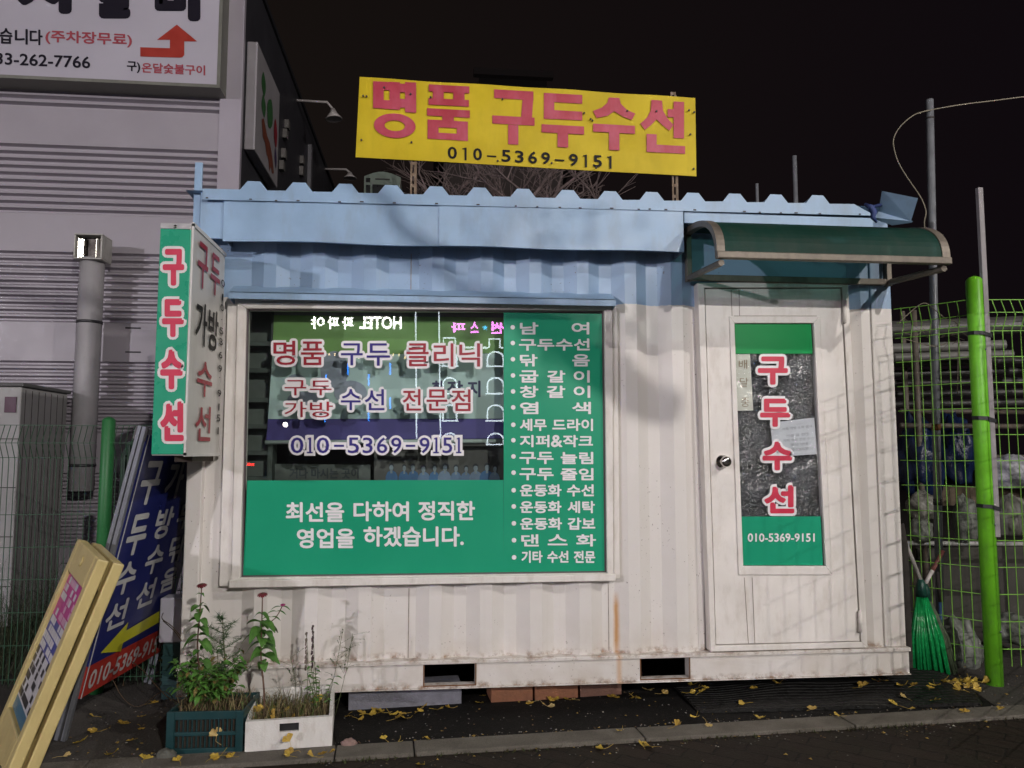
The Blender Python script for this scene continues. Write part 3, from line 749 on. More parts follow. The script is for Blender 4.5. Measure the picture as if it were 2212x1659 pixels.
for ch, x0, y0, x1, y1 in (('구', 1637, 770, 1702, 831), ('두', 1642, 861, 1707, 922), ('수', 1647, 954, 1711, 1016), ('선', 1651, 1048, 1716, 1109)):
    text(mo, ch, pq(x0, y0, x1, y1, -0.0165), 8.3/61, 0, 0.045); text(mr, ch, pq(x0, y0, x1, y1, -0.0185), 0.05)
mo.build('letter_outline', VWHITE, door); mr.build('door_lettering', VBRED, door)
m = MB(); text(m, '010-5369-9151', pq(1615, 1152, 1760, 1170.5, -0.0165), 0.03); m.build('phone_lettering', VWHITE, door)
m = MB(); m.prism([P(1585, 765, -0.006), P(1620, 765, -0.006), P(1627, 886.5, -0.006), P(1592, 887.5, -0.006)], (0, 0.002, 0))
lab(m.build('hanging_notice', mat('old_paper_card', (0.80, 0.80, 0.68), 0.7, 0.06), door), 'cream card with faded brown writing')
m = MB()
for ch, y in (('배', 786), ('달', 825), ('중', 868)): text(m, ch, pq(1596+(y-786)*0.06, y-9, 1614+(y-786)*0.06, y+11, -0.0085), 0.0)
m.build('notice_writing', mat('faded_brown_ink', (0.36, 0.27, 0.16), 0.7), door)
m = MB(); m.prism([P(1664, 913, -0.005), P(1759, 902, -0.005), P(1765, 981, -0.005), P(1671, 987, -0.005)], (0, 0.0015, 0))
lab(m.build('paper_sheet', mat('white_paper', (0.76, 0.78, 0.80), 0.6, 0.05), door), 'white typed sheet stuck inside the glass')
m = MB(); pq_ = [P(1664, 913, -0.0065), P(1759, 902, -0.0065), P(1765, 981, -0.0065), P(1671, 987, -0.0065)]
for s, u0, u1, v in (('가죽 가방 소파 염색', .25, .93, .22), ('신발 굽 전문', .33, .85, .42), ('지퍼 작크 전문 수선', .25, .95, .55), ('영업 안내', .42, .8, .68), ('010-5369-9151', .36, .9, .82)):
    text(m, s, sub(pq_, u0, v-0.03, u1, v+0.045), 0.0)
m.build('paper_writing', mat('grey_ink', (0.33, 0.34, 0.36), 0.7), door)
CHROME = mat('chrome', (0.62, 0.6, 0.58), 0.14, 0.05, metal=1.0)
m = MB(); c = P(1557, 997)
def lathe(mb, c, axis, prof_, n=20):
    axis = V(axis).normalized(); u = axis.orthogonal().normalized(); w = axis.cross(u); rs = []
    for d, r in prof_: rs.append(mb.add([V(c)+axis*d+(u*math.cos(2*math.pi*k/n)+w*math.sin(2*math.pi*k/n))*r for k in range(n)]))
    for a, b in zip(rs, rs[1:]):
        for k in range(n): mb.face((a+k, a+(k+1) % n, b+(k+1) % n, b+k))
    mb.face(range(rs[-1], rs[-1]+n)); mb.face(range(rs[0]+n-1, rs[0]-1, -1))
lathe(m, (c.x, -0.022, c.z), (0, -1, 0), [(0, 0.037), (0.006, 0.036), (0.010, 0.02), (0.03, 0.014), (0.036, 0.022), (0.048, 0.029), (0.062, 0.028), (0.068, 0.02), (0.069, 0.009)])
m.build('door_knob', CHROME, door, True)
for px, py, py1 in ((1817, 652, 700), (1850, 1317, 1362)):
    m = MB(); a, b_ = P(px, py), P(px, py1); m.tube([(a.x, -0.036, a.z), (b_.x, -0.036, b_.z)], 0.011, 10); m.build('hinge', WHITE, door, True)

# door canopy
xc0 = P(1476, 500, 0).x; lipl = PX(1553, 549, xc0); YLIP = lipl.y; ZLIP = lipl.z
lr_ = P(2047, 549, YLIP); xc1 = lr_.x
ZTOP = P(1476, 494, 0).z
def arch_h(t, H): a = t*math.pi/2; e = 2/2.5; return (YLIP*max(0, math.sin(a))**e, ZLIP+(H-ZLIP)*max(0.0, math.cos(a))**e)
def rowof(x, y, z): d = V((x, y, z))-CAM; return CY-FPX*d.dot(upv)/d.dot(fwd)
HT = ZTOP
while min(rowof(1.5, *arch_h(k/20, HT)) for k in range(21)) < 480: HT -= 0.004
ZTOP = min(ZTOP, HT)
def arch(t): return arch_h(t, HT)
def canopy_mat():
    m = bpy.data.materials.new('green_polycarbonate'); m.use_nodes = True; nt = m.node_tree; b = nt.nodes['Principled BSDF']
    tc = N(nt, 'ShaderNodeTexCoord').outputs['Object']
    st = noise(nt, stretch(nt, tc, (28, 1.2, 1.2)), 1.0, 5); f = noise(nt, tc, 6, 5)
    c = mixc(nt, ramp(nt, st, 0.45, 0.75), (0.008, 0.045, 0.032), (0.016, 0.05, 0.038)); c = mixc(nt, ramp(nt, f, 0.5, 0.75, 0, 0.5), c, (0.05, 0.06, 0.045))
    nt.links.new(c, b.inputs['Base Color']); b.inputs['Roughness'].default_value = 0.62; b.inputs['Specular IOR Level'].default_value = 0.25
    tr = N(nt, 'ShaderNodeBsdfTransparent'); tr.inputs[0].default_value = (0.16, 0.46, 0.42, 1)
    mx = N(nt, 'ShaderNodeMixShader'); mx.inputs[0].default_value = 0.20
    nt.links.new(b.outputs[0], mx.inputs[1]); nt.links.new(tr.outputs[0], mx.inputs[2]); nt.links.new(mx.outputs[0], nt.nodes['Material Output'].inputs[0])
    return m
ALU = mat('weathered_aluminium', (0.185, 0.158, 0.128), 0.5, 0.3, 14, metal=0.3, dirt=0.7, dirtcol=(0.12, 0.10, 0.08))
root = MB()
n = 16
for i in range(n):
    (ya, za), (yb, zb) = arch(i/n), arch((i+1)/n)
    root.poly([(xc0+0.01, ya, za), (xc1-0.01, ya, za), (xc1-0.01, yb, zb), (xc0+0.01, yb, zb)])
canopy = root.build('door_canopy', canopy_mat(), shop, True)
def arch_rib(x0, x1):
    m = MB()
    for i in range(n):
        (ya, za), (yb, zb) = arch(i/n), arch((i+1)/n)
        a0, b0 = V((0, ya, za)), V((0, yb, zb)); cc = V((0, 0, ZLIP-0.25))
        ia, ib = a0+(cc-a0).normalized()*0.026, b0+(cc-b0).normalized()*0.026
        oa, ob = a0-(cc-a0).normalized()*0.006, b0-(cc-b0).normalized()*0.006
        m.prism([(x0, oa.y, oa.z), (x0, ob.y, ob.z), (x0, ib.y, ib.z), (x0, ia.y, ia.z)], (x1-x0, 0, 0))
    return m
for x0, x1 in ((xc0-0.012, xc0+0.03), (xc1-0.03, xc1+0.012)):
    arch_rib(x0, x1).build('canopy_rib', ALU, canopy)
m = MB(); m.box((xc0-0.014, YLIP-0.016, ZLIP-0.022), (xc1+0.014, YLIP+0.02, ZLIP+0.014)); m.build('canopy_gutter', ALU, canopy, bevel=0.005)
zbk = P(1476, 607, 0).z
for x in (xc0, xc1-0.03):
    m = MB(); m.box((x, -0.05, zbk-0.01), (x+0.03, -0.012, ZTOP+0.02)); m.build('wall_bracket', ALU, canopy, bevel=0.003)
    m = MB(); m.tube([(x+0.015, -0.04, zbk+0.01), (x+0.015, YLIP+0.01, ZLIP-0.04)], 0.017, 6); m.build('stay_bar', ALU, canopy)
m = MB(); m.box((xc0+0.03, -0.045, zbk-0.005), (xc1-0.03, -0.016, zbk+0.03)); m.build('cross_rail', ALU, canopy, bevel=0.003)

# ------------------------------------------------------------------ signs
# projecting light box on the left front corner
LBX = (P(485, 545, -0.012).x+P(475, 980, -0.012).x)/2
n0, n1 = PX(408, 481, LBX), PX(406, 988, LBX)
YN = (n0.y+n1.y)/2; zt_, zb_ = (n0.z+P(485, 545, -0.012).z)/2, (n1.z+P(475, 980, -0.012).z)/2
wl_ = P(341, 490, YN).x; wl2 = P(331, 985, YN).x; wL = (wl_+wl2)/2
box = thing('projecting_sign', 'tall narrow shop sign with green front edge standing out from the container wall', 'sign', (LBX-0.07, -0.01, zb_))
SILV = mat('silver_sheet', (0.52, 0.51, 0.51), 0.35, 0.1, metal=0.5)
LBW = mat('light_box_white', (0.60, 0.585, 0.56), 0.35, 0.06, 5, dirt=0.25, dirtcol=(0.3, 0.28, 0.24))
m = MB(); m.box((wL, YN+0.004, zb_), (LBX, -0.014, zt_)); m.build('sign_case', LBW, box, bevel=0.006)
m = MB(); zg = P(340, 494, YN).z
m.box((wL+0.002, YN-0.003, zb_+0.006), (LBX-0.004, YN+0.003, zg)); m.build('green_front', mat('sign_green', (0.018, 0.33, 0.19), 0.3, 0.04), box, bevel=0.002)
m = MB(); m.box((wL+0.002, YN-0.002, zg+0.002), (LBX-0.004, YN+0.003, zt_-0.002)); m.build('end_plate', SILV, box)
m = MB(); lathe(m, (LBX-0.075, YN-0.002, zt_-0.018), (0, -1, 0), [(0, 0.009), (0.005, 0.007), (0.006, 0.002)], 10); m.build('screw', CHROME, box, True)
m = MB()
for a, b_ in (((LBX-0.003, YN, zb_-0.004), (LBX+0.006, -0.014, zb_+0.012)), ((LBX-0.003, YN, zt_-0.012), (LBX+0.006, -0.014, zt_+0.006)), ((LBX-0.003, YN, zb_), (LBX+0.006, YN+0.014, zt_))):
    m.box(a, b_)
m.build('edge_profile', mat('edge_white', (0.66, 0.64, 0.62), 0.4), box)
m = MB(); m.box((wL+0.03, -0.35, zb_-0.03), (LBX-0.03, -0.0, zb_-0.002)); m.build('bracket', mat('rusty_bracket', (0.12, 0.09, 0.07), 0.8, 0.4, 30), box)
SRED = mat('sign_red', (0.60, 0.035, 0.085), 0.4, 0.06); SDRED = mat('sign_dark_red', (0.33, 0.015, 0.03), 0.4, 0.06)
mo, mr = MB(), MB()
for ch, x0, y0, x1, y1 in (('구', 347.5, 533.5, 401, 621), ('두', 346, 642, 400, 732), ('수', 342, 751, 397.5, 845), ('선', 342, 863, 400, 957)):
    x0 += 4; x1 -= 3; y0 += 4; y1 -= 4; ww = 6.0/(y1-y0)
    text(mo, ch, pq(x0, y0, x1, y1, YN-0.005), 0.05+ww, 0, 0.05); text(mr, ch, pq(x0, y0, x1, y1, YN-0.007), 0.045)
mo.build('letter_outline', mat('sign_white', (0.74, 0.71, 0.70), 0.4), box); mr.build('front_lettering', SRED, box)
sf = (V((LBX+0.008, YN, zt_)), V((LBX+0.008, -0.014, zt_)), V((LBX+0.008, -0.014, zb_)), V((LBX+0.008, YN, zb_)))
mr, mk = MB(), MB()
for ch, u0, v0, u1, v1, c in (('구', .13, .05, .42, .255, 'r'), ('두', .50, .05, .80, .245, 'r'), ('가', .13, .315, .45, .51, 'k'), ('방', .49, .315, .80, .51, 'k'), ('수', .22, .575, .66, .735, 'r'), ('선', .22, .775, .66, .935, 'r')):
    text(mr if c == 'r' else mk, ch, sub(sf, u0, v0, u1, v1), 0.02)
for ch, v0 in (('0', .14), ('1', .21), ('0', .262), ('5', .377), ('3', .43), ('6', .495), ('9', .563), ('9', .683), ('1', .75), ('5', .803), ('1', .865)):
    d = 0 if ch != '1' else 0.04
    text(mk, ch, sub(sf, .84+d, v0, .96-d, v0+.034), 0.01)
for v0 in (.335, .62): text(mk, '.', sub(sf, .885, v0, .91, v0+.006), 0.0)
mr.build('side_lettering', SDRED, box); mk.build('phone_lettering', VBLACK, box)

# yellow board on the roof
YS = 0.35
yq = [P(777, 166, YS), P(1502, 211, YS), P(1504, 381, YS), P(768, 339, YS)]
ysg = thing('roof_sign', 'yellow painted board with big faded red lettering on two posts above the container roof', 'sign', tuple(P(1136, 420, YS)))
def yellow_mat():
    m, nt, b = nodes('yellow_board')
    tc = N(nt, 'ShaderNodeTexCoord').outputs['Object']
    f = noise(nt, tc, 3.5, 6, 0.6); g = noise(nt, stretch(nt, tc, (10, 10, 2)), 1.5, 6, 0.65)
    c = mixc(nt, ramp(nt, f, 0.3, 0.72), (0.52, 0.385, 0.010), (0.66, 0.50, 0.022))
    c = mixc(nt, ramp(nt, g, 0.5, 0.8, 0, 0.4), c, (0.42, 0.32, 0.012))
    nt.links.new(c, b.inputs['Base Color']); b.inputs['Roughness'].default_value = 0.5; b.inputs['Specular IOR Level'].default_value = 0.2
    bump(nt, b, noise(nt, tc, 3, 2), 0.25, 0.05); return m
def fadered_mat():
    m, nt, b = nodes('faded_red')
    tc = N(nt, 'ShaderNodeTexCoord').outputs['Object']
    f = noise(nt, tc, 5, 6, 0.65); g = noise(nt, stretch(nt, tc, (9, 9, 3)), 1.0, 5)
    c = mixc(nt, ramp(nt, f, 0.35, 0.7), (0.38, 0.014, 0.036), (0.50, 0.055, 0.10))
    c = mixc(nt, ramp(nt, g, 0.5, 0.75, 0, 0.5), c, (0.54, 0.13, 0.21))
    nt.links.new(c, b.inputs['Base Color']); b.inputs['Roughness'].default_value = 0.5; return m
m = MB(); nx = 24
for i in range(nx):
    def yp(u, v, o): 
        p = yq[0].lerp(yq[1], u).lerp(yq[3].lerp(yq[2], u), v); return p+V((0, o+0.003*math.sin(u*9+v*2), 0.002*math.sin(u*23)*(1-v)))
    for o, flip in ((0, 0), (0.006, 1)):
        q = [yp(i/nx, 0, o), yp((i+1)/nx, 0, o), yp((i+1)/nx, 1, o), yp(i/nx, 1, o)]
        m.poly(q if not flip else q[::-1])
m.build('sign_panel', yellow_mat(), ysg)
def ypq(x0, y0, x1, y1, o, sl=0.062):   # pixel box on the slanted board; sl = slope of its lines
    return tuple(P(x, y, YS)+V((0, -o, 0)) for x, y in ((x0, y0), (x1, y0+(x1-x0)*sl), (x1, y1), (x0, y1-(x1-x0)*sl)))
m = MB()
def zz(pts, xo):                  # points read off an enlargement of the photo, on the board
    m.poly([P(xo+.25*x, .25*y, YS)+V((0, -0.0062-0.00003*(len(m.f) % 23), 0)) for x, y in pts][::-1])
def zr(x0, y0, x1, y1, xo, s=.055): zz([(x0, y0), (x1, y0+s*(x1-x0)), (x1, y1), (x0, y1-s*(x1-x0))], xo)
Z2, Z3 = 548.6, 1097.0
for r_ in ((1030, 705, 1122, 942), (1122, 710, 1172, 784), (1122, 868, 1172, 946), (1172, 710, 1262, 952), (1262, 726, 1306, 803), (1262, 857, 1306, 936), (1306, 712, 1402, 978)): zr(*r_, Z2)
for k in range(28):
    a0, a1 = 2*math.pi*k/28, 2*math.pi*(k+1)/28; e = lambda a, rx, ry: (1217+rx*math.cos(a), 1090+ry*math.sin(a)+.05*rx*math.cos(a))
    zz([e(a0, 180, 106), e(a1, 180, 106), e(a1, 88, 46), e(a0, 88, 46)][::-1], Z2)
for r_ in ((1510, 732, 1860, 812), (1545, 792, 1640, 868), (1722, 800, 1820, 872), (1508, 850, 1857, 926), (1495, 938, 1865, 1022), (1627, 1003, 1727, 1056), (1500, 1035, 1595, 1206), (1752, 1050, 1848, 1222), (1595, 1040, 1752, 1112), (1595, 1150, 1752, 1215)): zr(*r_, Z2)
for r_ in ((-119, 776, 220, 870), (-135, 1000, 230, 1090), (2, 1080, 90, 1254), (310, 806, 642, 900), (310, 806, 400, 1034), (310, 950, 642, 1045), (290, 1076, 657, 1166), (428, 1140, 520, 1278), (735, 1071, 1096, 1160), (872, 1140, 962, 1303), (1430, 880, 1520, 1200), (1378, 945, 1430, 1018), (1197, 1160, 1283, 1320), (1197, 1248, 1529, 1333)): zr(*r_, Z3)
for p_ in ([(126, 860), (218, 868), (206, 1040), (112, 1030)], [(870, 846), (917, 848), (916, 965), (862, 1003), (766, 1023), (733, 962), (808, 935), (858, 892)], [(917, 848), (962, 850), (974, 900), (1030, 955), (1099, 985), (1070, 1041), (1000, 1015), (916, 965)],
    [(1238, 867), (1285, 869), (1282, 1035), (1240, 1080), (1183, 1125), (1142, 1072), (1200, 1020), (1232, 960)], [(1285, 869), (1330, 874), (1338, 960), (1380, 1030), (1428, 1082), (1395, 1133), (1335, 1087), (1282, 1035)]): zz(p_, Z3)
m.build('red_lettering', fadered_mat(), ysg)
m = MB()
for ch, x0, x1 in (('0', 967, 987), ('1', 998, 1008), ('0', 1022, 1041), ('-', 1052, 1072), ('5', 1083, 1103), ('3', 1112, 1131), ('6', 1141, 1160), ('9', 1169, 1188), ('-', 1198, 1219), ('9', 1229, 1248), ('1', 1259, 1268), ('5', 1281, 1300), ('1', 1311, 1321)):
    y0 = 317+(x0-967)*0.058
    if ch == '-':
        q = ypq(x0, y0+14, x1, y0+18.5, 0.0055); m.poly(q[::-1])
    elif ch == '1': one(m, x0, x1, y0, y0+27.5, YS-0.0055, 0, False, 0.46)
    else: text(m, ch, ypq(x0, y0, x1, y0+27.5, 0.0055), 0.03)
m.build('phone_lettering', VBLACK, ysg)
RUSTPOST = mat('rusty_angle', (0.19, 0.13, 0.085), 0.8, 0.4, 22, dirt=0.6, dirtcol=(0.42, 0.36, 0.3))
for px, y0, y1 in ((893, 190, 418), (1455, 206, 440)):
    a, b_ = P(px, y0, YS+0.02), P(px+1, y1, YS+0.02)
    m = MB(); x = (a.x+b_.x)/2
    z = b_.z-0.15
    while z < a.z:        # slotted angle: short rails joined by rungs leave the punched slots open
        z1 = min(z+0.05, a.z)
        m.box((x-0.017, YS+0.012, z), (x-0.006, YS+0.016, z1)); m.box((x+0.006, YS+0.012, z), (x+0.017, YS+0.016, z1))
        m.box((x-0.017, YS+0.0115, z1), (x+0.017, YS+0.0165, min(z1+0.018, a.z+0.018))); z = z1+0.018
    m.box((x+0.017, YS+0.012, b_.z-0.15), (x+0.021, YS+0.045, a.z))
    m.build('sign_post', RUSTPOST, ysg)
m = MB()
for x, y in ((830, 191), (785, 209), (792, 210), (781, 304), (887, 205), (930, 212), (889, 309), (1075, 349), (1191, 354), (1287, 364), (1487, 240), (1498, 244), (1490, 292), (1497, 366), (1085, 216), (1261, 246), (1275, 259), (1279, 262), (1354, 241), (1417, 242)):
    c = P(x, y, YS)+V((0, -0.008, 0)); lathe(m, c, (0, -1, 0), [(0, 0.006), (0.008, 0.006), (0.009, 0.003)], 8)
m.build('screw_heads', RUBSEAL, ysg)

# blue folded A-frame leaning on the container
def board_frame(tl, tr, br, bl):
    return [V(p) for p in (tl, tr, br, bl)]
dn = 3.58
bl = PD(172, 1510, 3.60); br = PD(347, 1397, 4.46); br = V((br.x, br.y, bl.z))
tl = PD(320, 940, 3.66); hv = tl-bl; tr = br+hv
afr = thing('standing_sign', 'tall navy folding sign with white lettering and yellow arrow leaning at the container corner', 'sign', tuple(V((bl.x, bl.y, 0))))
STEEL = mat('dull_steel', (0.22, 0.23, 0.26), 0.45, 0.15, 12, metal=0.5, dirt=0.3)
wv = (br-bl); hn = hv.normalized(); wn_ = wv.normalized(); nn_ = wn_.cross(hn).normalized()
NAVY = mat('board_navy', (0.016, 0.022, 0.135), 0.35, 0.15, 4); BRED = mat('board_red', (0.40, 0.035, 0.025), 0.4, 0.15, 5)
def bq(u, v, o=0.0): return bl.lerp(br, u)+hv*v+nn_*o
if nn_.x < 0: nn_ = -nn_
m = MB(); m.prism([bq(0, .12), bq(1, .12), bq(1, 1), bq(0, 1)], -nn_*0.008); m.build('navy_panel', NAVY, afr)
m = MB(); m.prism([bq(0, 0), bq(1, 0), bq(1, .119), bq(0, .119)], -nn_*0.008); m.build('red_panel', BRED, afr)
foot = lambda u: bq(u, 0)-hn*(bl.z/hn.z)
for u in (0.0, 1.0):
    m = MB(); c0, c1_ = foot(u)-nn_*0.016, bq(u, 1.03)-nn_*0.016
    sgn = -1 if u == 0 else 1
    m.obox((c0+c1_)/2+wn_*0.014*sgn, wn_*0.013, nn_*0.010, (c1_-c0)/2); m.build('frame_leg', STEEL, afr, bevel=0.002)
    m = MB(); c0, c1_ = foot(u)-nn_*0.046, bq(u, 1.03)-nn_*0.036
    m.obox((c0+c1_)/2+wn_*0.02*sgn, wn_*0.012, nn_*0.009, (c1_-c0)/2); m.build('rear_leg', STEEL, afr, bevel=0.002)
m = MB(); m.obox(bq(0.5, 1.012)-nn_*0.016, wv*0.5, nn_*0.014, hn*0.012); m.build('top_bar', STEEL, afr)
m = MB(); m.obox(bq(0.0, 1.0)-nn_*0.03-wn_*0.012, wn_*0.004, nn_*0.03, hn*0.03); m.build('hinge_plate', CHROME, afr)
m = MB(); m.prism([bq(0.004, 0, .002), bq(0.012, 0, .002), bq(0.012, 1, .002), bq(0.004, 1, .002)], nn_*0.002); m.build('white_edging', mat('edging_white', (0.5, 0.5, 0.53), 0.5), afr)
m = MB()
bqq = (bq(0, 1, .003), bq(1, 1, .003), bq(1, 0, .003), bq(0, 0, .003))
for s, u, us, vs in (('구두수선', .06, .24, [(.13, .31), (.34, .51), (.53, .665), (.685, .80)]), ('가방수선', .39, .24, [(.13, .30), (.33, .47), (.49, .62), (.64, .76)]), ('구두닦음', .70, .24, [(.13, .30), (.33, .45), (.47, .60), (.62, .73)])):
    for ch, (v0, v1) in zip(s, vs): text(m, ch, sub(bqq, u, v0-0.03, u+us, v1-0.035), 0.035)
m.build('white_lettering', mat('board_white', (0.52, 0.52, 0.53), 0.45, 0.1), afr)
m = MB(); text(m, '010-5369-9151', sub(bqq, .05, .905, .96, .978), 0.03); m.build('phone_lettering', mat('board_white_dim', (0.5, 0.46, 0.46), 0.5), afr)
m = MB(); ar = lambda u, v: sub(bqq, u, v, u, v)[0]+nn_*0.001
m.poly([ar(.10, .845), ar(.36, .765), ar(.36, .80), ar(.93, .775), ar(.93, .835), ar(.36, .85), ar(.36, .885)]); m.build('arrow', mat('arrow_yellow', (0.56, 0.55, 0.03), 0.45, 0.1), afr)

# cream plastic A-board in front
ab_d = 3.02
b0_ = PD(66, 1540, ab_d); far0 = PD(35, 1487, 3.30); far0 = V((far0.x, far0.y, b0_.z)); wv2 = far0-b0_
top0 = PD(205, 1215, ab_d+0.13); hv2 = top0-b0_
wv2 = wv2 - hv2.normalized()*wv2.dot(hv2.normalized()); wv2 = wv2.normalized()*0.42
h2 = hv2.normalized(); w2 = wv2.normalized(); n2 = w2.cross(h2).normalized()
if n2.y > 0: n2 = -n2
foot2 = b0_-h2*(b0_.z/h2.z); apex = top0+h2*0.02; HL = (apex-foot2).length
abd = thing('sandwich_board', 'cream plastic folding sandwich board with colourful mosaic print, leaning at the lower left corner', 'sign', tuple(foot2))
CREAM = mat('cream_plastic', (0.62, 0.50, 0.22), 0.4, 0.07, 6, dirt=0.3, dirtcol=(0.3, 0.2, 0.08))
def aq(u, v, o): return foot2+wv2*u+h2*(HL*v)+n2*o
def rail(u0, v0, u1, v1, o0, o1, name='rail'):
    m = MB(); m.prism([aq(u0, v0, o0), aq(u1, v0, o0), aq(u1, v1, o0), aq(u0, v1, o0)], n2*(o1-o0)); return m.build(name, CREAM, abd, bevel=0.006)
for k, o in (('front', 0.0), ('back', -0.062)):
    rail(-0.06, -0.03, 0.07, 1.0, o-0.045, o, 'side_rail'); rail(0.93, -0.03, 1.06, 1.0, o-0.045, o, 'side_rail')
    rail(0.0705, 0.86, 0.929, 1.0, o-0.045, o, 'top_rail')
    rail(0.0705, 0.10, 0.929, 0.24, o-0.045, o, 'bottom_rail')
    rail(0.0705, 0.2405, 0.929, 0.8595, o-0.03, o-0.02, 'backing')
m = MB(); lathe(m, aq(0.5, 0.94, 0.001), n2, [(0, 0.022), (0.004, 0.02), (0.005, 0.012)], 14); m.build('button', CREAM, abd, True)
PRM = [mat('print_magenta', (0.50, 0.03, 0.24), 0.35), mat('print_blue', (0.05, 0.06, 0.28), 0.35), mat('print_white', (0.60, 0.58, 0.60), 0.35), mat('print_black', (0.025, 0.025, 0.03), 0.35), mat('print_teal', (0.06, 0.16, 0.24), 0.35), mat('print_pink', (0.62, 0.32, 0.45), 0.35)]
m = MB()
def pr(u0, v0, u1, v1, c, o=-0.016): 
    m.cur = c; m.poly([aq(u0, v0, o), aq(u0, v1, o), aq(u1, v1, o), aq(u1, v0, o)][::1])
for (v0, v1, c) in ((.245, .30, 4), (.30, .52, 2), (.52, .66, 1), (.66, .855, 0)): pr(0.075, v0, 0.925, v1, c)
random.seed(11)
for v in range(15):
    for u in range(9):
        u0, v0 = 0.10+u*0.09, 0.31+v*0.0362
        if random.random() < 0.5:
            z = v0; c = 3 if z < .5 else (2 if z < .64 else (5 if random.random() < .5 else 2))
            pr(u0, v0, u0+0.083*random.choice((1, 1, 1.9)), v0+0.03, c, -0.015-0.0002*((u+v) % 3))
m.build('mosaic_print', PRM, abd)

# ------------------------------------------------------------------ grey building on the left
YB2 = 3.0
XC = P(519, 330, YB2).x
ztp = (PX(600, 103, XC).z+PX(690, 317, XC).z)/2
bld = thing('grey_building', 'grey building clad in horizontally ribbed metal with a dark side wall', 'building', (XC-2, YB2, 0))
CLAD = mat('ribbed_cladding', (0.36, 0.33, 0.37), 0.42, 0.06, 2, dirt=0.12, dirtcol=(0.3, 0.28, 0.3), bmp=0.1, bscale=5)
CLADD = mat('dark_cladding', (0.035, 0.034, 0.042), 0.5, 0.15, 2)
zc = lambda y: P(440, y, YB2).z
pitch = (zc(350)-zc(410))/4
groups = [zc(410)]                       # lowest groove of each group, ten grooves a group
per = zc(410)-zc(648+ (648-633))         # rhythm from the photo
prof_z = []
m = MB(); xw0, xw1 = XC-14, P(472, 330, YB2).x
z_hi = ztp
grooves = []
base = zc(557); per = pitch*15
for g in range(-4, 6):
    for k in range(10): grooves.append(base-k*pitch+g*per)
grooves = sorted(z for z in grooves if 0.1 < z < z_hi-0.2)
cur = 0.0; gw = pitch
def hstrip(z0, y0, z1, y1): m.poly([(xw0, y0, z0), (xw1, y0, z0), (xw1, y1, z1), (xw0, y1, z1)])
for z in grooves:
    lo, hi = z-gw*0.36, z+gw*0.36
    if lo > cur+1e-4: hstrip(cur, YB2, lo, YB2)
    hstrip(max(cur, lo), YB2, z-gw*0.06, YB2+0.052); hstrip(z-gw*0.06, YB2+0.052, z+gw*0.16, YB2+0.052); hstrip(z+gw*0.16, YB2+0.052, hi, YB2); cur = hi
hstrip(cur, YB2, z_hi, YB2)
m.build('ribbed_wall', CLAD, bld)
m = MB(); m.box((xw1-0.002, YB2-0.012, 0), (XC, YB2+0.05, z_hi)); m.build('corner_trim', mat('corner_lilac', (0.40, 0.365, 0.42), 0.4, 0.05, 2), bld)
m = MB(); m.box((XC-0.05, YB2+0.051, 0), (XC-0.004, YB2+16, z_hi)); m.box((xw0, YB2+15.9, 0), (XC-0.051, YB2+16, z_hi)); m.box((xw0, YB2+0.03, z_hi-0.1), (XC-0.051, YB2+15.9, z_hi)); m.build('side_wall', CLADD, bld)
m = MB(); m.box((XC-0.03, YB2+0.0, z_hi+0.001), (XC+0.02, YB2+16, z_hi+0.06)); m.build('parapet_cap', mat('cap_dark', (0.02, 0.02, 0.024), 0.5), bld)

YW = YB2-0.22
ws = thing('wall_sign', 'large white restaurant sign with red and black lettering and arrow on the grey building', 'sign', tuple(P(230, 180, YW)))
a = P(468, 183, YW); xl_ = a.x-3.4
WSW = mat('sign_face_white', (0.47, 0.445, 0.51), 0.4, 0.04, 1.5)
m = MB(); m.box((xl_, YW, a.z), (a.x, YW+0.03, a.z+2.0)); m.build('sign_face', WSW, ws)
m = MB(); m.box((xl_-0.01, YW-0.006, a.z-0.03), (a.x+0.03, YB2, a.z-0.001)); m.box((a.x+0.001, YW-0.006, a.z), (a.x+0.03, YB2, a.z+2.0)); m.build('sign_frame', mat('sign_frame_grey', (0.20, 0.20, 0.17), 0.5, 0.15, metal=0.3), ws)
YL = YW-0.004
mk, mr = MB(), MB()
for s, x0, y0, x1, y1 in (('시', 37, -75, 155, 30), ('갈', 203, -70, 290, 40), ('비', 334, -62, 433, 46)): text(mk, s, pq(x0, y0, x1, y1, YL), 0.075)
def row(mb, s, x0, y0, x1, y1, sl=0.045): text(mb, s, pq(x0, y0, x1, y1-(x1-x0)*sl, YL, (x1-x0)*sl), 0.025)
for ch, x0 in (('습', 0), ('니', 33), ('다', 65)): row(mk, ch, x0-1, 60+x0*.045, x0+27, 95+x0*.045)
row(mr, '(주차장무료)', 98, 64, 285, 103)
row(mk, '33-262-7766', -10, 113, 195, 148); row(mk, '구)', 274, 132, 303, 158); row(mr, '온달숯불구이', 306, 135, 443, 163)
mk.build('black_lettering', mat('sign_ink', (0.012, 0.010, 0.018), 0.55, spec=0.15), ws)
mr.build('red_lettering', mat('sign_ink_red', (0.36, 0.05, 0.07), 0.45), ws)
m = MB(); pts = [(303, 102), (367, 104), (367, 86), (339, 86), (382, 53), (426, 89.5), (398, 89.5), (398, 119), (394, 123.5), (388, 124.5), (303, 122)]
m.poly([P(x, y, YL) for x, y in pts]); m.build('arrow', mat('arrow_red', (0.36, 0.028, 0.015), 0.45), ws)

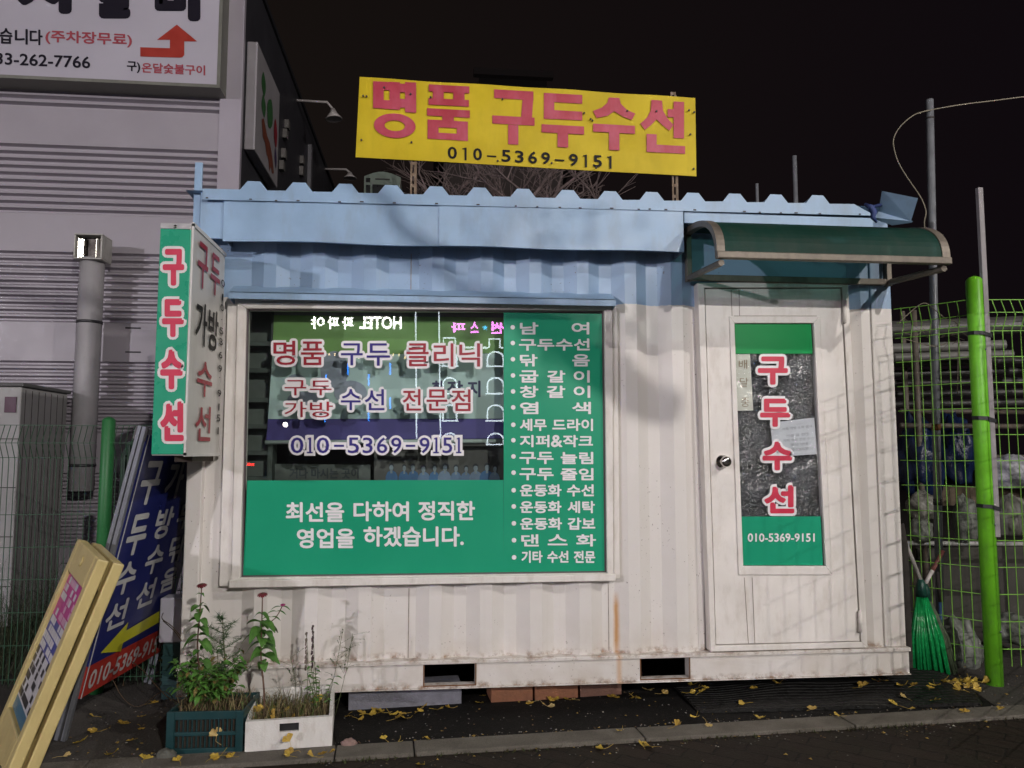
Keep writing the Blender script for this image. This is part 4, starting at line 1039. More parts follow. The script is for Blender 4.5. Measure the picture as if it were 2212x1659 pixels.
xs_ = XC+0.10
ss = thing('side_sign', 'white panel printed with green leaves and a red pepper on the dark side wall', 'sign', tuple(PX(580, 300, xs_)))
q = [PX(555, 92, xs_), PX(602, 189, xs_), PX(602, 404, xs_), PX(552, 335, xs_)]
y0s, y1s = (q[0].y+q[3].y)/2, (q[1].y+q[2].y)/2; z1s, z0s = (q[0].z+q[1].z)/2, (q[2].z+q[3].z)/2
m = MB(); m.box((XC, y0s, z0s), (xs_, y1s, z1s)); m.build('sign_box', mat('side_sign_white', (0.30, 0.28, 0.30), 0.5, 0.12, 3), ss, bevel=0.01)
sq = (V((xs_+.004, y0s, z1s)), V((xs_+.004, y1s, z1s)), V((xs_+.004, y1s, z0s)), V((xs_+.004, y0s, z0s)))
def blob(mb, u, v, ru, rv, rot, o, n=18, pinch=0.0):
    pts = []
    for k in range(n):
        t = 2*math.pi*k/n; x, y = math.cos(t)*ru*(1-pinch*abs(math.sin(t))**2), math.sin(t)*rv
        pts.append(sub(sq, u+x*math.cos(rot)-y*math.sin(rot), v+x*math.sin(rot)+y*math.cos(rot), 0, 0)[0]+V((o, 0, 0)))
    mb.poly(pts)
m = MB()
blob(m, .26, .27, .09, .11, -.3, 0, pinch=.5); blob(m, .28, .47, .09, .10, -.4, .001, pinch=.5); blob(m, .55, .42, .13, .16, .35, .002, pinch=.4)
m.build('leaf_print', mat('print_leaf', (0.035, 0.12, 0.04), 0.5), ss)
m = MB(); blob(m, .82, .50, .08, .14, -.2, .003, pinch=.3); m.build('pepper_print', mat('print_pepper', (0.24, 0.02, 0.03), 0.5), ss)
m = MB(); m.cur = 0; m.poly([sub(sq, u, v, 0, 0)[0]+V((.001, 0, 0)) for u, v in ((.22, .62), (.30, .58), (.45, .68), (.58, .70), (.70, .78), (.80, .92), (.72, .95), (.66, .90), (.60, .97), (.54, .88), (.46, .86), (.38, .78), (.28, .76))]); m.build('meat_print', mat('print_orange', (0.17, 0.045, 0.025), 0.5), ss)
m = MB(); blob(m, .86, .74, .05, .10, -.3, .001, pinch=.4); m.build('fruit_print', mat('print_plum', (0.05, 0.03, 0.09), 0.5), ss)
LAMPW = mat('lamp_arm_white', (0.5, 0.46, 0.46), 0.4)
def goose(p0, p1, p2, p3, label):
    a = PX(p0[0], p0[1], XC); Yk = a.y
    pts = [V((XC-0.02, Yk, a.z))]+[P(x, y, Yk) for x, y in (p1, p2)]
    t = thing('sign_lamp', label, 'lamp', tuple(a), 'gooseneck sign lamps on the dark wall')
    m = MB(); m.tube(pts, 0.018, 8); m.build('lamp_arm', LAMPW, t, True)
    e, f = P(*p2, Yk), P(*p3, Yk); s = (f-e).length; m = MB()
    lathe(m, e-(f-e)*0.05, f-e, [(0, 0.025), (s*.35, 0.05), (s*.8, 0.11), (s*.82, 0.10), (s*.5, 0.04)], 14); m.build('lamp_shade', LAMPW, t, True)
goose((642, 217), (707, 221), (719, 236), (722, 264), 'unlit gooseneck lamp beside the leaf printed panel')
goose((703, 365), (748, 366), (756, 373), (756, 389), 'unlit gooseneck lamp lower down near the far end of the dark wall')
for i, (x, y0, y1) in enumerate(((681, 260, 279), (677, 280, 300), (673, 322, 343), (671, 348, 368), (654, 338, 355), (653, 360, 380))):
    pass
cl = thing('channel_letters', 'pale raised sign letters seen edge on along the dark wall', 'sign', tuple(PX(620, 300, XC)))
for x, y0, y1 in ((623, 260, 279), (619, 280, 300), (616, 322, 343), (612, 348, 368), (655, 338, 355), (654, 360, 380)):
    a, b_ = PX(x, y0, XC+.04), PX(x, y1, XC+.04); m = MB(); m.box((XC, a.y-0.03, b_.z), (XC+.05, a.y+0.07, a.z)); m.build('letter_block', mat('letter_cream', (0.13, 0.12, 0.115), 0.5), cl)
a, b_ = PX(673, 312, XC+.05), PX(672, 410, XC+.05); m = MB(); m.box((XC, a.y, b_.z-0.4), (XC+.05, a.y+0.12, a.z)); tag(m.build('downpipe', mat('pipe_grey', (0.13, 0.125, 0.14), 0.5)), 'thin grey downpipe on the dark side wall beside the raised letters', 'pipe')

# exhaust flue, air conditioner
flue = thing('exhaust_flue', 'grey exhaust pipe with a square metal hood on the ribbed wall', 'flue', tuple(P(199, 1055, 2.85)))
PIPE = mat('flue_grey', (0.40, 0.385, 0.40), 0.5, 0.08, 5, dirt=0.2)
m = MB(); a, b_ = P(200, 560, 2.76), P(197, 1060, 2.76); m.tube([(a.x, 2.76, b_.z), (a.x, 2.76, a.z)], 0.098, 20); m.build('pipe', PIPE, flue, True)
for y in (697, 1005):
    m = MB(); c = P(199, y, 2.76); m.tube([(a.x, 2.76, c.z-0.012), (a.x, 2.76, c.z+0.012)], 0.104, 20); m.build('band', mat('band_dark', (0.08, 0.08, 0.085), 0.4, metal=0.6), flue, True)
yh = 2.63; h0, h1 = P(160, 503, yh), P(219, 560, yh)
m = MB(); w_ = 0.014
for A, B in (((h0.x, h0.z-w_), (h1.x, h0.z)), ((h0.x, h1.z), (h1.x, h1.z+w_)), ((h0.x, h1.z+w_), (h0.x+w_, h0.z-w_)), ((h1.x-w_, h1.z+w_), (h1.x, h0.z-w_))):
    m.box((A[0], yh, A[1]), (B[0], yh+0.21, B[1]))
m.build('hood', mat('hood_grey', (0.42, 0.41, 0.38), 0.45, 0.1, dirt=0.4, metal=0.2), flue, bevel=0.004)
m = MB(); m.box((h0.x+w_, yh+0.10, h1.z+w_), (h1.x-w_, yh+0.11, h0.z-w_)); m.build('hood_liner', mat('liner_steel', (0.10, 0.09, 0.08), 0.22, 0.4, 14, metal=0.9), flue)
for fx in (.08, .2, .72, .86):  # bright slivers stand in for reflections inside the dark hood
    m = MB(); x = lerp(h0.x, h1.x, fx); m.obox((x, yh+0.06, (h0.z+h1.z)/2), (0.008, 0.006, 0), (-0.003, 0.004, 0), (0, 0, 0.085)); m.build('hood_glint', mat('glint_steel', (0.7, 0.68, 0.62), 0.2, metal=1.0), flue)
xac = (PX(46, 836, P(46, 836, 2.0).x).x+P(160, 855, 2.8).x)/2; zac = P(46, 836, 2.0).z
m = MB()
for y in (707, 759):
    a, b_ = P(271, y, YB2-.002), P(304, y+3, YB2-.002); m.box((a.x, YB2-.006, b_.z), (b_.x, YB2-.001, a.z))
m.build('slot', BLACK, bld)
acu = thing('outdoor_unit', 'pale grey air conditioner outdoor unit standing at the far left by the ribbed wall', 'air conditioner', (xac-0.45, 2.4, 0))
m = MB(); m.box((xac-0.95, 1.98, 0.06), (xac, 2.72, zac)); m.build('casing', mat('ac_grey', (0.36, 0.355, 0.35), 0.5, 0.06, dirt=0.15), acu, bevel=0.01)
m = MB(); m.box((xac-0.97, 1.96, zac+0.001), (xac+0.02, 2.74, zac+0.03)); m.build('top_cover', mat('ac_top', (0.10, 0.10, 0.10), 0.6), acu, bevel=0.008)
m = MB(); a, b_ = P(11, 857, 1.975), P(34, 891, 1.975); m.box((a.x, 1.972, b_.z), (b_.x, 1.979, a.z)); m.build('warning_label', mat('ac_label', (0.09, 0.03, 0.06), 0.5), acu)
m = MB()
for k in range(7): m.box((xac-0.001, 1.99+0.1*k+0.045, 0.1), (xac+0.003, 1.99+0.1*k+0.05, zac-0.02))
m.build('panel_joint', RUBSEAL, acu)
m = MB(); 
for k in range(4): z = 0.35+k*0.36; m.box((xac-0.95, 1.975, z), (xac-0.005, 1.979, z+0.006))
m.build('front_groove', RUBSEAL, acu)
for x in (xac-0.85, xac-0.15):
    m = MB(); m.box((x, 2.0, 0), (x+0.1, 2.7, 0.058)); m.build('foot', BLACK, acu)
m = MB(); a, b_ = P(262, 945, 2.3), P(318, 1215, 2.3)
pts = [(a.x, b_.z), (b_.x+0.2, b_.z), (b_.x+0.2, a.z), (a.x+0.14, a.z), (a.x+0.05, a.z-0.04), (a.x, a.z-0.15)]
m.prism([(x, 2.3, z) for x, z in pts], (0, 0.05, 0))
gs = thing('green_sheet', 'dark green ribbed plastic sheet with rounded corner leaning behind the left fence', 'sheet', (a.x, 2.3, 0))
m.build('panel', mat('dark_green_plastic', (0.012, 0.055, 0.025), 0.6, 0.3, 6), gs)
m = MB()
for k in range(11):
    x = a.x+0.03+k*0.035; m.box((x, 2.285, b_.z), (x+0.012, 2.299, a.z-0.06-(0.08 if k < 1 else 0)))
m.build('ribs', mat('dark_green_plastic2', (0.018, 0.075, 0.035), 0.5), gs)

# ------------------------------------------------------------------ fences, poles and the yard on the right
LIMEW = mat('lime_wire', (0.20, 0.46, 0.06), 0.5, 0.2, 9)
LIME = mat('lime_coating', (0.16, 0.52, 0.022), 0.42, 0.2, 7, dirt=0.6, dirtcol=(0.10, 0.22, 0.05))  # darker green blotches: dirt, with the post's shading put into the colour
DGRW = mat('dark_green_wire', (0.025, 0.085, 0.04), 0.5, 0.2)
DGREEN = mat('green_coating', (0.03, 0.19, 0.055), 0.45, 0.12, 8)
def mesh_panel(A, B, z0, z1, sp, hz, r, mt, parent, bend=0.045, name='mesh_panel'):
    A, B = V(A), V(B); d = B-A; L = d.length; d.normalize(); nv = V((d.y, -d.x, 0)); m = MB()
    k = 0
    while k*sp <= L:
        p = A+d*(k*sp)
        m.tube([p+V((0, 0, z0)), p+V((0, 0, z1-0.19)), p+nv*bend+V((0, 0, z1-0.10)), p+V((0, 0, z1))], r, 4, False); k += 1
    for z, o in hz:
        m.tube([A+nv*o+V((0, 0, z)), A.lerp(B, .5)+nv*o+V((0, 0, z+random.uniform(-.004, .004))), B+nv*o+V((0, 0, z))], r*1.15, 4, False)
    return m.build(name, mt, parent)
def post(A, B, r, mt, parent, cap=True):
    m = MB(); A, B = V(A), V(B); t = (B-A).normalized()
    m.tube([A, B, B+t*r*0.35, B+t*r*0.6], [r, r, r*0.72, r*0.15] if cap else [r, r, r, r], 14); return m.build('post', mt, parent, True)
# left fence
YF2 = 0.5
zt2 = P(120, 919, YF2).z
lf_ = thing('mesh_fence', 'dark green welded mesh fence with one round post on the side of the grey building', 'fence', (P(232, 1200, YF2).x, YF2, 0))
x0, x1 = P(-160, 919, YF2).x, XL-0.03; xp = P(231, 1000, YF2).x
def hzl(z1): return [(z1, 0), (z1-0.10, 0.045), (z1-0.185, 0), (z1-0.50, 0), (z1-0.68, 0), (z1-0.86, 0), (z1-1.04, 0), (z1-1.22, 0), (z1-1.4, 0)]
mesh_panel((x0, YF2, 0), (xp-0.05, YF2, 0), 0.06, zt2, 0.032, hzl(zt2), 0.0022, DGRW, lf_)
mesh_panel((xp+0.05, YF2, 0), (x1, YF2, 0), 0.06, zt2, 0.032, hzl(zt2), 0.0022, DGRW, lf_)
post((xp, YF2, 0), (xp, YF2, P(231, 908, YF2).z), 0.036, DGREEN, lf_)
# right fence
pf = G(2149, 1479); YP = pf.y
ptop = P(2104, 606, YP)
zt3 = P(2150, 648, YP).z
E1 = PD(1932, 695, 4.96)
rf_ = thing('mesh_fence', 'lime green welded mesh fence with one thick post at the container door side', 'fence', (pf.x, YP, 0))
hz3 = [(zt3, 0), (zt3-0.085, 0.045), (zt3-0.16, 0), (zt3-0.19, 0)]+[(zt3-0.19-0.155*k, 0) for k in range(1, 13)]
A3 = V((ptop.x-0.04, YP+0.02, 0)); mesh_panel(A3, (E1.x, E1.y, 0), 0.1, zt3, 0.054, hz3, 0.0026, LIMEW, rf_)
B3 = V((ptop.x+0.05, YP, 0)); mesh_panel(B3, B3+rgt*0.95, 0.1, zt3, 0.054, hz3, 0.0026, LIMEW, rf_)
C3 = B3+rgt*0.95
post((pf.x, YP, 0), ptop, 0.046, LIME, rf_)
post((C3.x+0.04, C3.y, 0), (C3.x+0.02, C3.y, zt3+0.05), 0.046, LIME, rf_)
hz4 = [(z+0.12, o) for z, o in hz3]
mesh_panel((C3.x+0.02, C3.y-0.05, 0), (2.66, -1.2, 0), 0.1, zt3+0.12, 0.060, hz4, 0.0029, LIMEW, rf_)
for y in (762, 919, 1141, 1366):
    m = MB(); t_ = (y-606)/(1479-606); c = V((pf.x, YP, 0)).lerp(ptop, 1-t_); lathe(m, c+V((0.02, -0.042, 0)), (0.3, -1, 0), [(0, 0.007), (0.006, 0.006), (0.007, 0.002)], 8); m.build('bolt', STEEL, rf_, True)
# leaning steel post strapped to it
lp = thing('steel_post', 'slim grey steel post leaning and strapped to the lime green fence post', 'post', tuple(P(2152, 1150, YP-0.03)))
PG = mat('post_grey', (0.27, 0.25, 0.26), 0.6, 0.15, 14, dirt=0.3)
m = MB(); a, b_ = P(2153, 1160, YP-0.03), P(2115, 406, YP-0.03); m.obox((a+b_)/2, (0.016, 0, 0), (0, 0.014, 0), (b_-a)/2); m.build('bar', PG, lp, bevel=0.003)
for y in (727, 914, 1104):
    t_ = (y-606)/(1479-606); c = V((pf.x, YP, 0)).lerp(ptop, 1-t_); d = P(2115+(y-406)*0.05, y, YP-0.03)
    m = MB()
    pts = [c+V((-0.052, 0.01, 0.006)), c+V((-0.045, -0.035, 0.005)), c+V((0, -0.053, 0.002)), V((d.x-0.01, YP-0.052, c.z-0.006)), V((d.x+0.021, YP-0.048, c.z-0.014)), V((d.x+0.021, YP-0.01, c.z-0.014))]
    for p, q in zip(pts, pts[1:]): m.prism([p-V((0, 0, .011)), q-V((0, 0, .011)), q+V((0, 0, .011)), p+V((0, 0, .011))], (0.001, -0.002, 0))
    m.build('strap', mat('black_strap', (0.018, 0.018, 0.022), 0.55), lp)
# tall steel pole, cable, thin rods
yp1 = 0.55
a, b_ = P(2008, 216, yp1), P(2026, 1100, yp1)
t = thing('steel_pole', 'tall galvanised pole with a cable loop rising behind the lime green fence', 'pole', (b_.x, yp1, 0))
GALV = mat('galvanised', (0.25, 0.26, 0.29), 0.5, 0.16, 16, metal=0.3, dirt=0.25)
d = (a-b_); m = MB(); m.tube([b_-d.normalized()*(b_.z/(d.normalized().z)), a], 0.0245, 12); m.build('shaft', GALV, t, True)
for y, mt_ in ((930, RUSTY), (1085, mat('joint_dark', (0.05, 0.04, 0.04), 0.7)), (258, RUBSEAL)):
    c = a.lerp(b_, (y-216)/(1100-216)); m = MB(); hh = 0.02 if y > 300 else 0.005; m.tube([c-V((0, 0, hh)), c+V((0, 0, hh))], 0.0275, 12); m.build('collar', mt_, t, True)
zc4 = lambda X, Y: (1659+.25*X, .25*Y)
pts = [P(2260, 204, yp1), P(2212, 209, yp1), P(*zc4(1950, 870), yp1), P(*zc4(1700, 900), yp1), P(*zc4(1480, 936), yp1), P(*zc4(1400, 952), yp1-.03), P(*zc4(1330, 968), yp1-.03), P(*zc4(1250, 1000), yp1-.05), P(*zc4(1150, 1085), yp1-.06), P(*zc4(1095, 1170), yp1-.06), P(*zc4(1083, 1250), yp1-.06), P(*zc4(1120, 1390), yp1-.05), P(*zc4(1200, 1530), yp1-.04), P(1659+.25*1290, 414.7, yp1-.03), P(1659+.25*1340, 414.7+22, yp1-.02), P(1659+.25*1366, 414.7+45, yp1-.03), P(1659+.25*1350, 414.7+66, yp1-.05), P(2000, 520, yp1)]
def smooth_pts(pts, k=3):
    out = []
    for i in range(len(pts)-1):
        p0, p1, p2, p3 = pts[max(i-1, 0)], pts[i], pts[i+1], pts[min(i+2, len(pts)-1)]
        for j in range(k):
            s = j/k; out.append(0.5*((2*p1)+(-p0+p2)*s+(2*p0-5*p1+4*p2-p3)*s*s+(-p0+3*p1-3*p2+p3)*s**3))
    return out+[pts[-1]]
m = MB(); m.tube(smooth_pts(pts), 0.0036, 6)
tag(m.build('cable', mat('cream_cable', (0.30, 0.265, 0.20), 0.6, 0.2, 20), None, True), 'cream cable running in from the side and looping down beside the tall pole', 'cable')
for x, y0, y1, l in ((1716, 337, 470, 'thicker bare metal rod standing up behind the blue container roof'), (1635, 397, 470, 'thinner short metal rod standing up behind the blue container roof')):
    a, b_ = P(x, y0, 2.6), P(x+2, y1, 2.6); m = MB(); m.tube([(b_.x, 2.6, 0), (a.x, 2.6, a.z)], 0.021 if x > 1700 else 0.015, 8); tag(m.build('metal_rod', GALV, None, True), l, 'rod', 'metal rods behind the roof')

def lump(c, rad, seed, amp=0.18, fr=2.2, nu=28, nv_=18, flat=-0.8):
    from mathutils import noise as nz
    m = MB(); rows_ = []
    for j in range(nv_+1):
        th = math.pi*j/nv_; r_ = []
        for i in range(nu):
            ph = 2*math.pi*i/nu; d = V((math.sin(th)*math.cos(ph), math.sin(th)*math.sin(ph), math.cos(th)))
            k = 1+amp*(nz.noise(d*fr+V((seed, 0, 0)))+0.6*abs(nz.noise(d*fr*2.7+V((0, seed, 0)))))
            d = d*k; d.z = max(d.z, flat); r_.append(V(c)+V((d.x*rad[0], d.y*rad[1], d.z*rad[2])))
        rows_.append(m.add(r_))
    for a, b in zip(rows_, rows_[1:]):
        for i in range(nu): m.face((a+i, b+i, b+(i+1) % nu, a+(i+1) % nu))
    return m
def px_lump(x0, y0, x1, y1, Y, seed, mt, name, label, cat, group=None, **kw):
    a, b_ = P(x0, y0, Y), P(x1, y1, Y); c = (a+b_)/2; rx, rz = (b_.x-a.x)/2, (a.z-b_.z)/2
    o = lump(c, (rx/1.05, min(rx, 0.22), rz/1.02), seed, **kw).build(name, mt, None, True); return tag(o, label, cat, group)
TARP = mat('blue_tarp', (0.007, 0.016, 0.06), 0.35, 0.4, 12, bmp=1.0, bscale=18)
px_lump(1946, 912, 2028, 1090, 1.15, 3, TARP, 'tarp_bundle', 'dark blue tarpaulin bundle behind the fence nearer the container', 'bundle', amp=0.5, fr=3.0)
px_lump(2022, 905, 2098, 1062, 1.25, 8, TARP, 'tarp_bundle', 'dark blue tarpaulin bundle right behind the lime green fence post', 'bundle', amp=0.5, fr=3.0)
SACK = mat('sack_white', (0.22, 0.215, 0.19), 0.5, 0.35, 14, bmp=0.6, bscale=22, dirt=0.4)
NET = mat('sack_mesh_grey', (0.16, 0.17, 0.15), 0.6, 0.35, 25, bmp=0.6, bscale=40)
px_lump(1962, 1062, 2022, 1128, 0.95, 1, SACK, 'white_sack', 'crumpled white sack just below the blue tarpaulin next to the container', 'sack', 'white sacks in the yard', amp=0.3)
px_lump(1968, 1118, 2012, 1176, 0.92, 5, NET, 'white_sack', 'greyer half empty sack lowest beside the container wall', 'sack', 'white sacks in the yard', amp=0.3)
px_lump(2062, 1075, 2112, 1178, 0.9, 2, NET, 'white_sack', 'grey white bag hanging right behind the lime green post', 'sack', 'white sacks in the yard', amp=0.3)
px_lump(2150, 1072, 2220, 1165, 0.85, 4, SACK, 'white_sack', 'lumpy white sack at the picture edge under the rack pipe', 'sack', 'white sacks in the yard', amp=0.3)
STRIPE = mat('striped_sheeting', (0.42, 0.42, 0.46), 0.6, 0.5, 30, bmp=0.5, bscale=20, dirt=0.5, dirtcol=(0.05, 0.06, 0.2))
px_lump(2140, 985, 2250, 1062, 1.0, 6, STRIPE, 'sheeting_roll', 'white and blue bundled sheeting lying on the rack at the picture edge', 'bundle', amp=0.3)
px_lump(2030, 1340, 2112, 1468, 0.55, 9, NET, 'net_heap', 'pale crumpled netting heap on the ground behind the lime green post', 'netting', amp=0.35, flat=-0.9)
px_lump(2140, 1330, 2240, 1392, 0.7, 12, NET, 'net_heap', 'pale netting bundle near the picture edge above the dark kerb', 'netting', amp=0.35)
# rack of pipes
rk = thing('pipe_rack', 'rusty steel tube rack holding pipes behind the lime green fence', 'rack', tuple(V((P(2150, 1300, 1.3).x, 1.3, 0))))
RT = mat('rack_tube', (0.11, 0.095, 0.08), 0.6, 0.3, 15, dirt=0.5, dirtcol=(0.15, 0.07, 0.03))
for y, Y, r in ((919, 1.05, 0.018), (1173, 0.95, 0.016), (888, 1.5, 0.02), (985, 1.5, 0.016)):
    a, b_ = P(1945, y, Y), P(2330, y+3, Y); m = MB(); m.tube([a, b_], r, 10); m.build('crossbar', RT if y != 1173 else mat('crossbar_white', (0.4, 0.4, 0.38), 0.5), rk, True)
for px, Y in ((1950, 1.5), (2240, 1.5), (1975, 1.05), (2235, 1.05)):
    a = P(px, 700, Y); m = MB(); m.tube([(a.x, Y, 0), (a.x, Y, a.z+0.1)], 0.02, 8); m.build('upright', RT, rk, True)
def pvc(px, py, rpx, Y, c, label, L=1.3, wall=0.12):
    e = P(px, py, Y); r = rpx*(Y+4.3)/FPX; d = V((-0.93, 0.36, 0.0)); m = MB(); n_ = 18
    u = V((0, 0, 1)); w = d.cross(u).normalized()
    def ring(o, rr): return m.add([e+d*o+(u*math.cos(2*math.pi*k/n_)+w*math.sin(2*math.pi*k/n_))*rr for k in range(n_)])
    a, b_, c_, f = ring(0, r*(1-wall)), ring(0, r), ring(L, r), ring(0.5, r*(1-wall))
    for p, q in ((a, b_), (b_, c_)):
        for k in range(n_): m.face((p+k, p+(k+1) % n_, q+(k+1) % n_, q+k))
    for k in range(n_): m.face((f+k, f+(k+1) % n_, a+(k+1) % n_, a+k))
    tag(m.build('plastic_pipe', mat('pvc_%d' % int(c*100), (c, c*0.97, c*0.92), 0.45, 0.15, 10), None, False), label, 'pipe', 'plastic pipes stacked in the yard')
pvc(2171.5, 745, 11.5, 1.1, 0.17, 'pale pipe whose ring end shows above two others beside the leaning steel post')
pvc(2188, 765, 10, 1.05, 0.15, 'second pale pipe with its ring end just below and outside the first')
pvc(2208, 702, 21, 1.2, 0.08, 'widest grey pipe with big open end highest at the picture edge')
pvc(2029, 709, 7, 0.75, 0.28, 'small pale pipe end close behind the fence next to the galvanised pole', 0.6)
for i, (y, c) in enumerate(((778, 0.05), (800, 0.035), (822, 0.045), (846, 0.03), (868, 0.05))):
    pvc(2235+3*i, y, 8.5, 1.15+0.05*i, c, ('topmost', 'second', 'middle', 'fourth', 'lowest')[i]+' of the dull grey pipes stacked under the two ring ended pipes', 1.7)
TIMB = mat('yard_timber', (0.10, 0.075, 0.05), 0.8, 0.3, 12)
for y0, y1, Y, l in ((1052, 1084, 1.1, 'brown timber beam lying across the yard rack below the tarpaulin'),):
    a, b_ = P(1990, y0, Y), P(2330, y1+6, Y); m = MB(); m.box((a.x, Y, b_.z), (b_.x, Y+0.12, a.z)); tag(m.build('timber_beam', TIMB), l, 'beam')
m = MB(); a, b_ = P(1930, 1185, 1.5), P(2400, 1300, 1.5); m.box((a.x-0.3, 1.5, 0), (b_.x, 1.62, a.z))
tag(m.build('low_wall', mat('low_wall_concrete', (0.055, 0.052, 0.045), 0.85, 0.3, 6, bmp=0.3), bevel=0.01), 'low grey concrete wall behind the sacks in the yard', 'wall')
m = MB(); a, b_ = P(1941, 1130, 0.25), P(1965, 1475, 0.25); m.prism([P(1938, 1135, .25), P(1953, 1130, .25), P(1962, 1180, .25), P(1974, 1478, .25), P(1948, 1478, .25)], (0, 0.03, 0))
tag(m.build('dark_board', mat('dark_board_brown', (0.022, 0.016, 0.013), 0.7, 0.2)), 'dark brown board standing in the gap between container and fence', 'board')
m = MB(); pts = smooth_pts([P(x, y, 0.35) for x, y in ((1938, 700), (1962, 678), (1984, 660), (2000, 655), (2020, 670), (2045, 690), (2068, 700), (2070, 760), (2068, 850))])
m.tube(pts, 0.003, 4); m.tube(smooth_pts([P(x, y, 0.3) for x, y in ((1945, 730), (1975, 738), (2000, 745), (2025, 748), (2055, 738), (2075, 742))]), 0.003, 4)
for k in range(16):
    x, y = random.uniform(1945, 2085), random.uniform(690, 745); p = P(x, y, 0.3); m.tube([p, p+V((random.uniform(-.06, .06), 0.01, random.uniform(-.05, .05))), p+V((random.uniform(-.08, .08), 0, random.uniform(-.07, .05)))], 0.002, 3)
tag(m.build('dry_vine', mat('dry_vine_brown', (0.20, 0.17, 0.13), 0.8, 0.4, 20), None, True), 'tangle of dry vine on top of the lime green mesh fence', 'vine')

# ------------------------------------------------------------------ on the ground: slab, bricks, mat, brooms
def ground_block(name, pxs, zt, dy, mt, label, cat, group=None, bev=0.004):
    a, b_ = G(*pxs[0]), G(*pxs[1]); d = (b_-a).normalized(); n_ = V((-d.y, d.x, 0)); m = MB()
    m.prism([a, b_, b_+n_*dy, a+n_*dy], (0, 0, zt)); return tag(m.build(name, mt, bevel=bev), label, cat, group)
SLAB = mat('grey_kerb_stone', (0.22, 0.22, 0.26), 0.8, 0.2, 25, bmp=0.5, bscale=120)
ground_block('concrete_block', ((752, 1538), (997, 1523)), ZB0-0.012, 0.16, SLAB, 'long grey concrete kerb block lying under the container edge', 'block')
BR1 = mat('orange_brick', (0.27, 0.115, 0.06), 0.8, 0.2, 30, bmp=0.4, bscale=90); BR2 = mat('dull_brick', (0.17, 0.085, 0.06), 0.8, 0.2, 30, bmp=0.4, bscale=90)
ground_block('brick', ((1061, 1521), (1151, 1516)), ZB0-0.014, 0.2, BR1, 'orange brick nearest the grey kerb block under the container', 'brick', 'bricks propping the container')
ground_block('brick', ((1156, 1516), (1249, 1510)), ZB0-0.014, 0.2, BR1, 'orange brick in the middle of three under the container', 'brick', 'bricks propping the container')
ground_block('brick', ((1254, 1509), (1343, 1503)), ZB0-0.014, 0.2, BR2, 'duller brown brick nearest the rubber mat under the container', 'brick', 'bricks propping the container')
# slotted mat: rises from the kerb towards the doorway
q = [G(1447, 1481), G(2075, 1462), G(2120, 1530), G(1514, 1546)]
def mq(u, v, z=0.0):
    p = q[0].lerp(q[1], u).lerp(q[3].lerp(q[2], u), v); h = (0.05*min(1, max(0, (u-0.12)/0.25))*min(1, max(0, (0.98-u)/0.08)))*max(0, 1-v*1.1)
    return V((p.x, p.y, 0.012+h+z+0.004*math.sin(u*17+v*5)))
m = MB(); nr = 15
for r_ in range(nr):
    v0, v1 = r_/nr, (r_+0.62)/nr; off = (r_ % 2)*0.5
    ncol = 60
    for c in range(ncol):
        u0, u1 = c/ncol, (c+1)/ncol
        a, b_, c_, d = mq(u0, v0, .012), mq(u1, v0, .012), mq(u1, v1, .012), mq(u0, v1, .012)
        i = m.add([a, b_, c_, d, a-V((0, 0, .02)), b_-V((0, 0, .02)), c_-V((0, 0, .02)), d-V((0, 0, .02))])
        m.face((i, i+3, i+2, i+1)); m.face((i+3, i+7, i+6, i+2)); m.face((i, i+1, i+5, i+4))
for u in [k/9 for k in range(10)]:
    for c in range(14):
        a, b_, c_, d = mq(u-.006, c/14, .008), mq(u+.006, c/14, .008), mq(u+.006, (c+1)/14, .008), mq(u-.006, (c+1)/14, .008)
        m.poly([a, d, c_, b_])
for c in range(30):
    for r_ in range(10):
        m.poly([mq(c/30, r_/10, -.004), mq(c/30, (r_+1)/10, -.004), mq((c+1)/30, (r_+1)/10, -.004), mq((c+1)/30, r_/10, -.004)])
tag(m.build('rubber_mat', mat('rubber_slats', (0.0095, 0.009, 0.0085), 0.5, 0.3, 20, bmp=0.3, spec=0.4)), 'black slotted rubber mat in front of the shop door', 'mat')
def broom(name_label, top, sock, foot_c, wide, cols, stick_cols, n=70):
    t = thing('broom', name_label, 'broom', tuple(foot_c), 'brooms by the fence'); m = MB(); sock, top, foot_c = V(sock), V(top), V(foot_c)
    for k in range(n):
        a = random.uniform(0, 2*math.pi); rr = math.sqrt(random.random()); e = foot_c+V((wide*math.cos(a)*rr, 0.05*math.sin(a)*rr, random.uniform(0.0, .03)))
        s = sock+V((0.022*math.cos(a)*rr, 0.015*math.sin(a)*rr, 0)); mid = s.lerp(e, .55)+V((0, 0, .01))+V((0.02*math.cos(a)*rr, 0, 0))
        m.tube([s, mid, e], [0.007, 0.012, 0.006], 4)
    m.build('bristles', cols[0], t, True)
    m = MB(); d = (top-sock).normalized(); m.tube([sock-V((0, 0, .02)), sock+V((0, 0, .05)), sock+V((0, 0, .08))], [0.034, 0.028, 0.016], 10); m.build('socket', cols[1], t, True)
    p = sock+V((0, 0, .07)); 
    for mt_, f0, f1 in stick_cols:
        m = MB(); m.tube([p.lerp(top, f0), p.lerp(top, f1)], 0.0125, 8); m.build('handle', mt_, t, True)
    return t
GB = mat('glossy_green_bristle', (0.008, 0.26, 0.07), 0.22, 0.3, 40); DGB = mat('dark_green_socket', (0.01, 0.06, 0.045), 0.4)
fc = G(2010, 1468); Yb = fc.y
broom('green plastic street broom standing bristles down at the container edge', P(1944, 1140, Yb+.12), P(1990, 1281, Yb+.03), fc, 0.125, (GB, DGB), [(mat('grey_stick', (0.32, 0.30, 0.28), 0.5), 0, 1)], 95)
fc2 = G(2042, 1462)
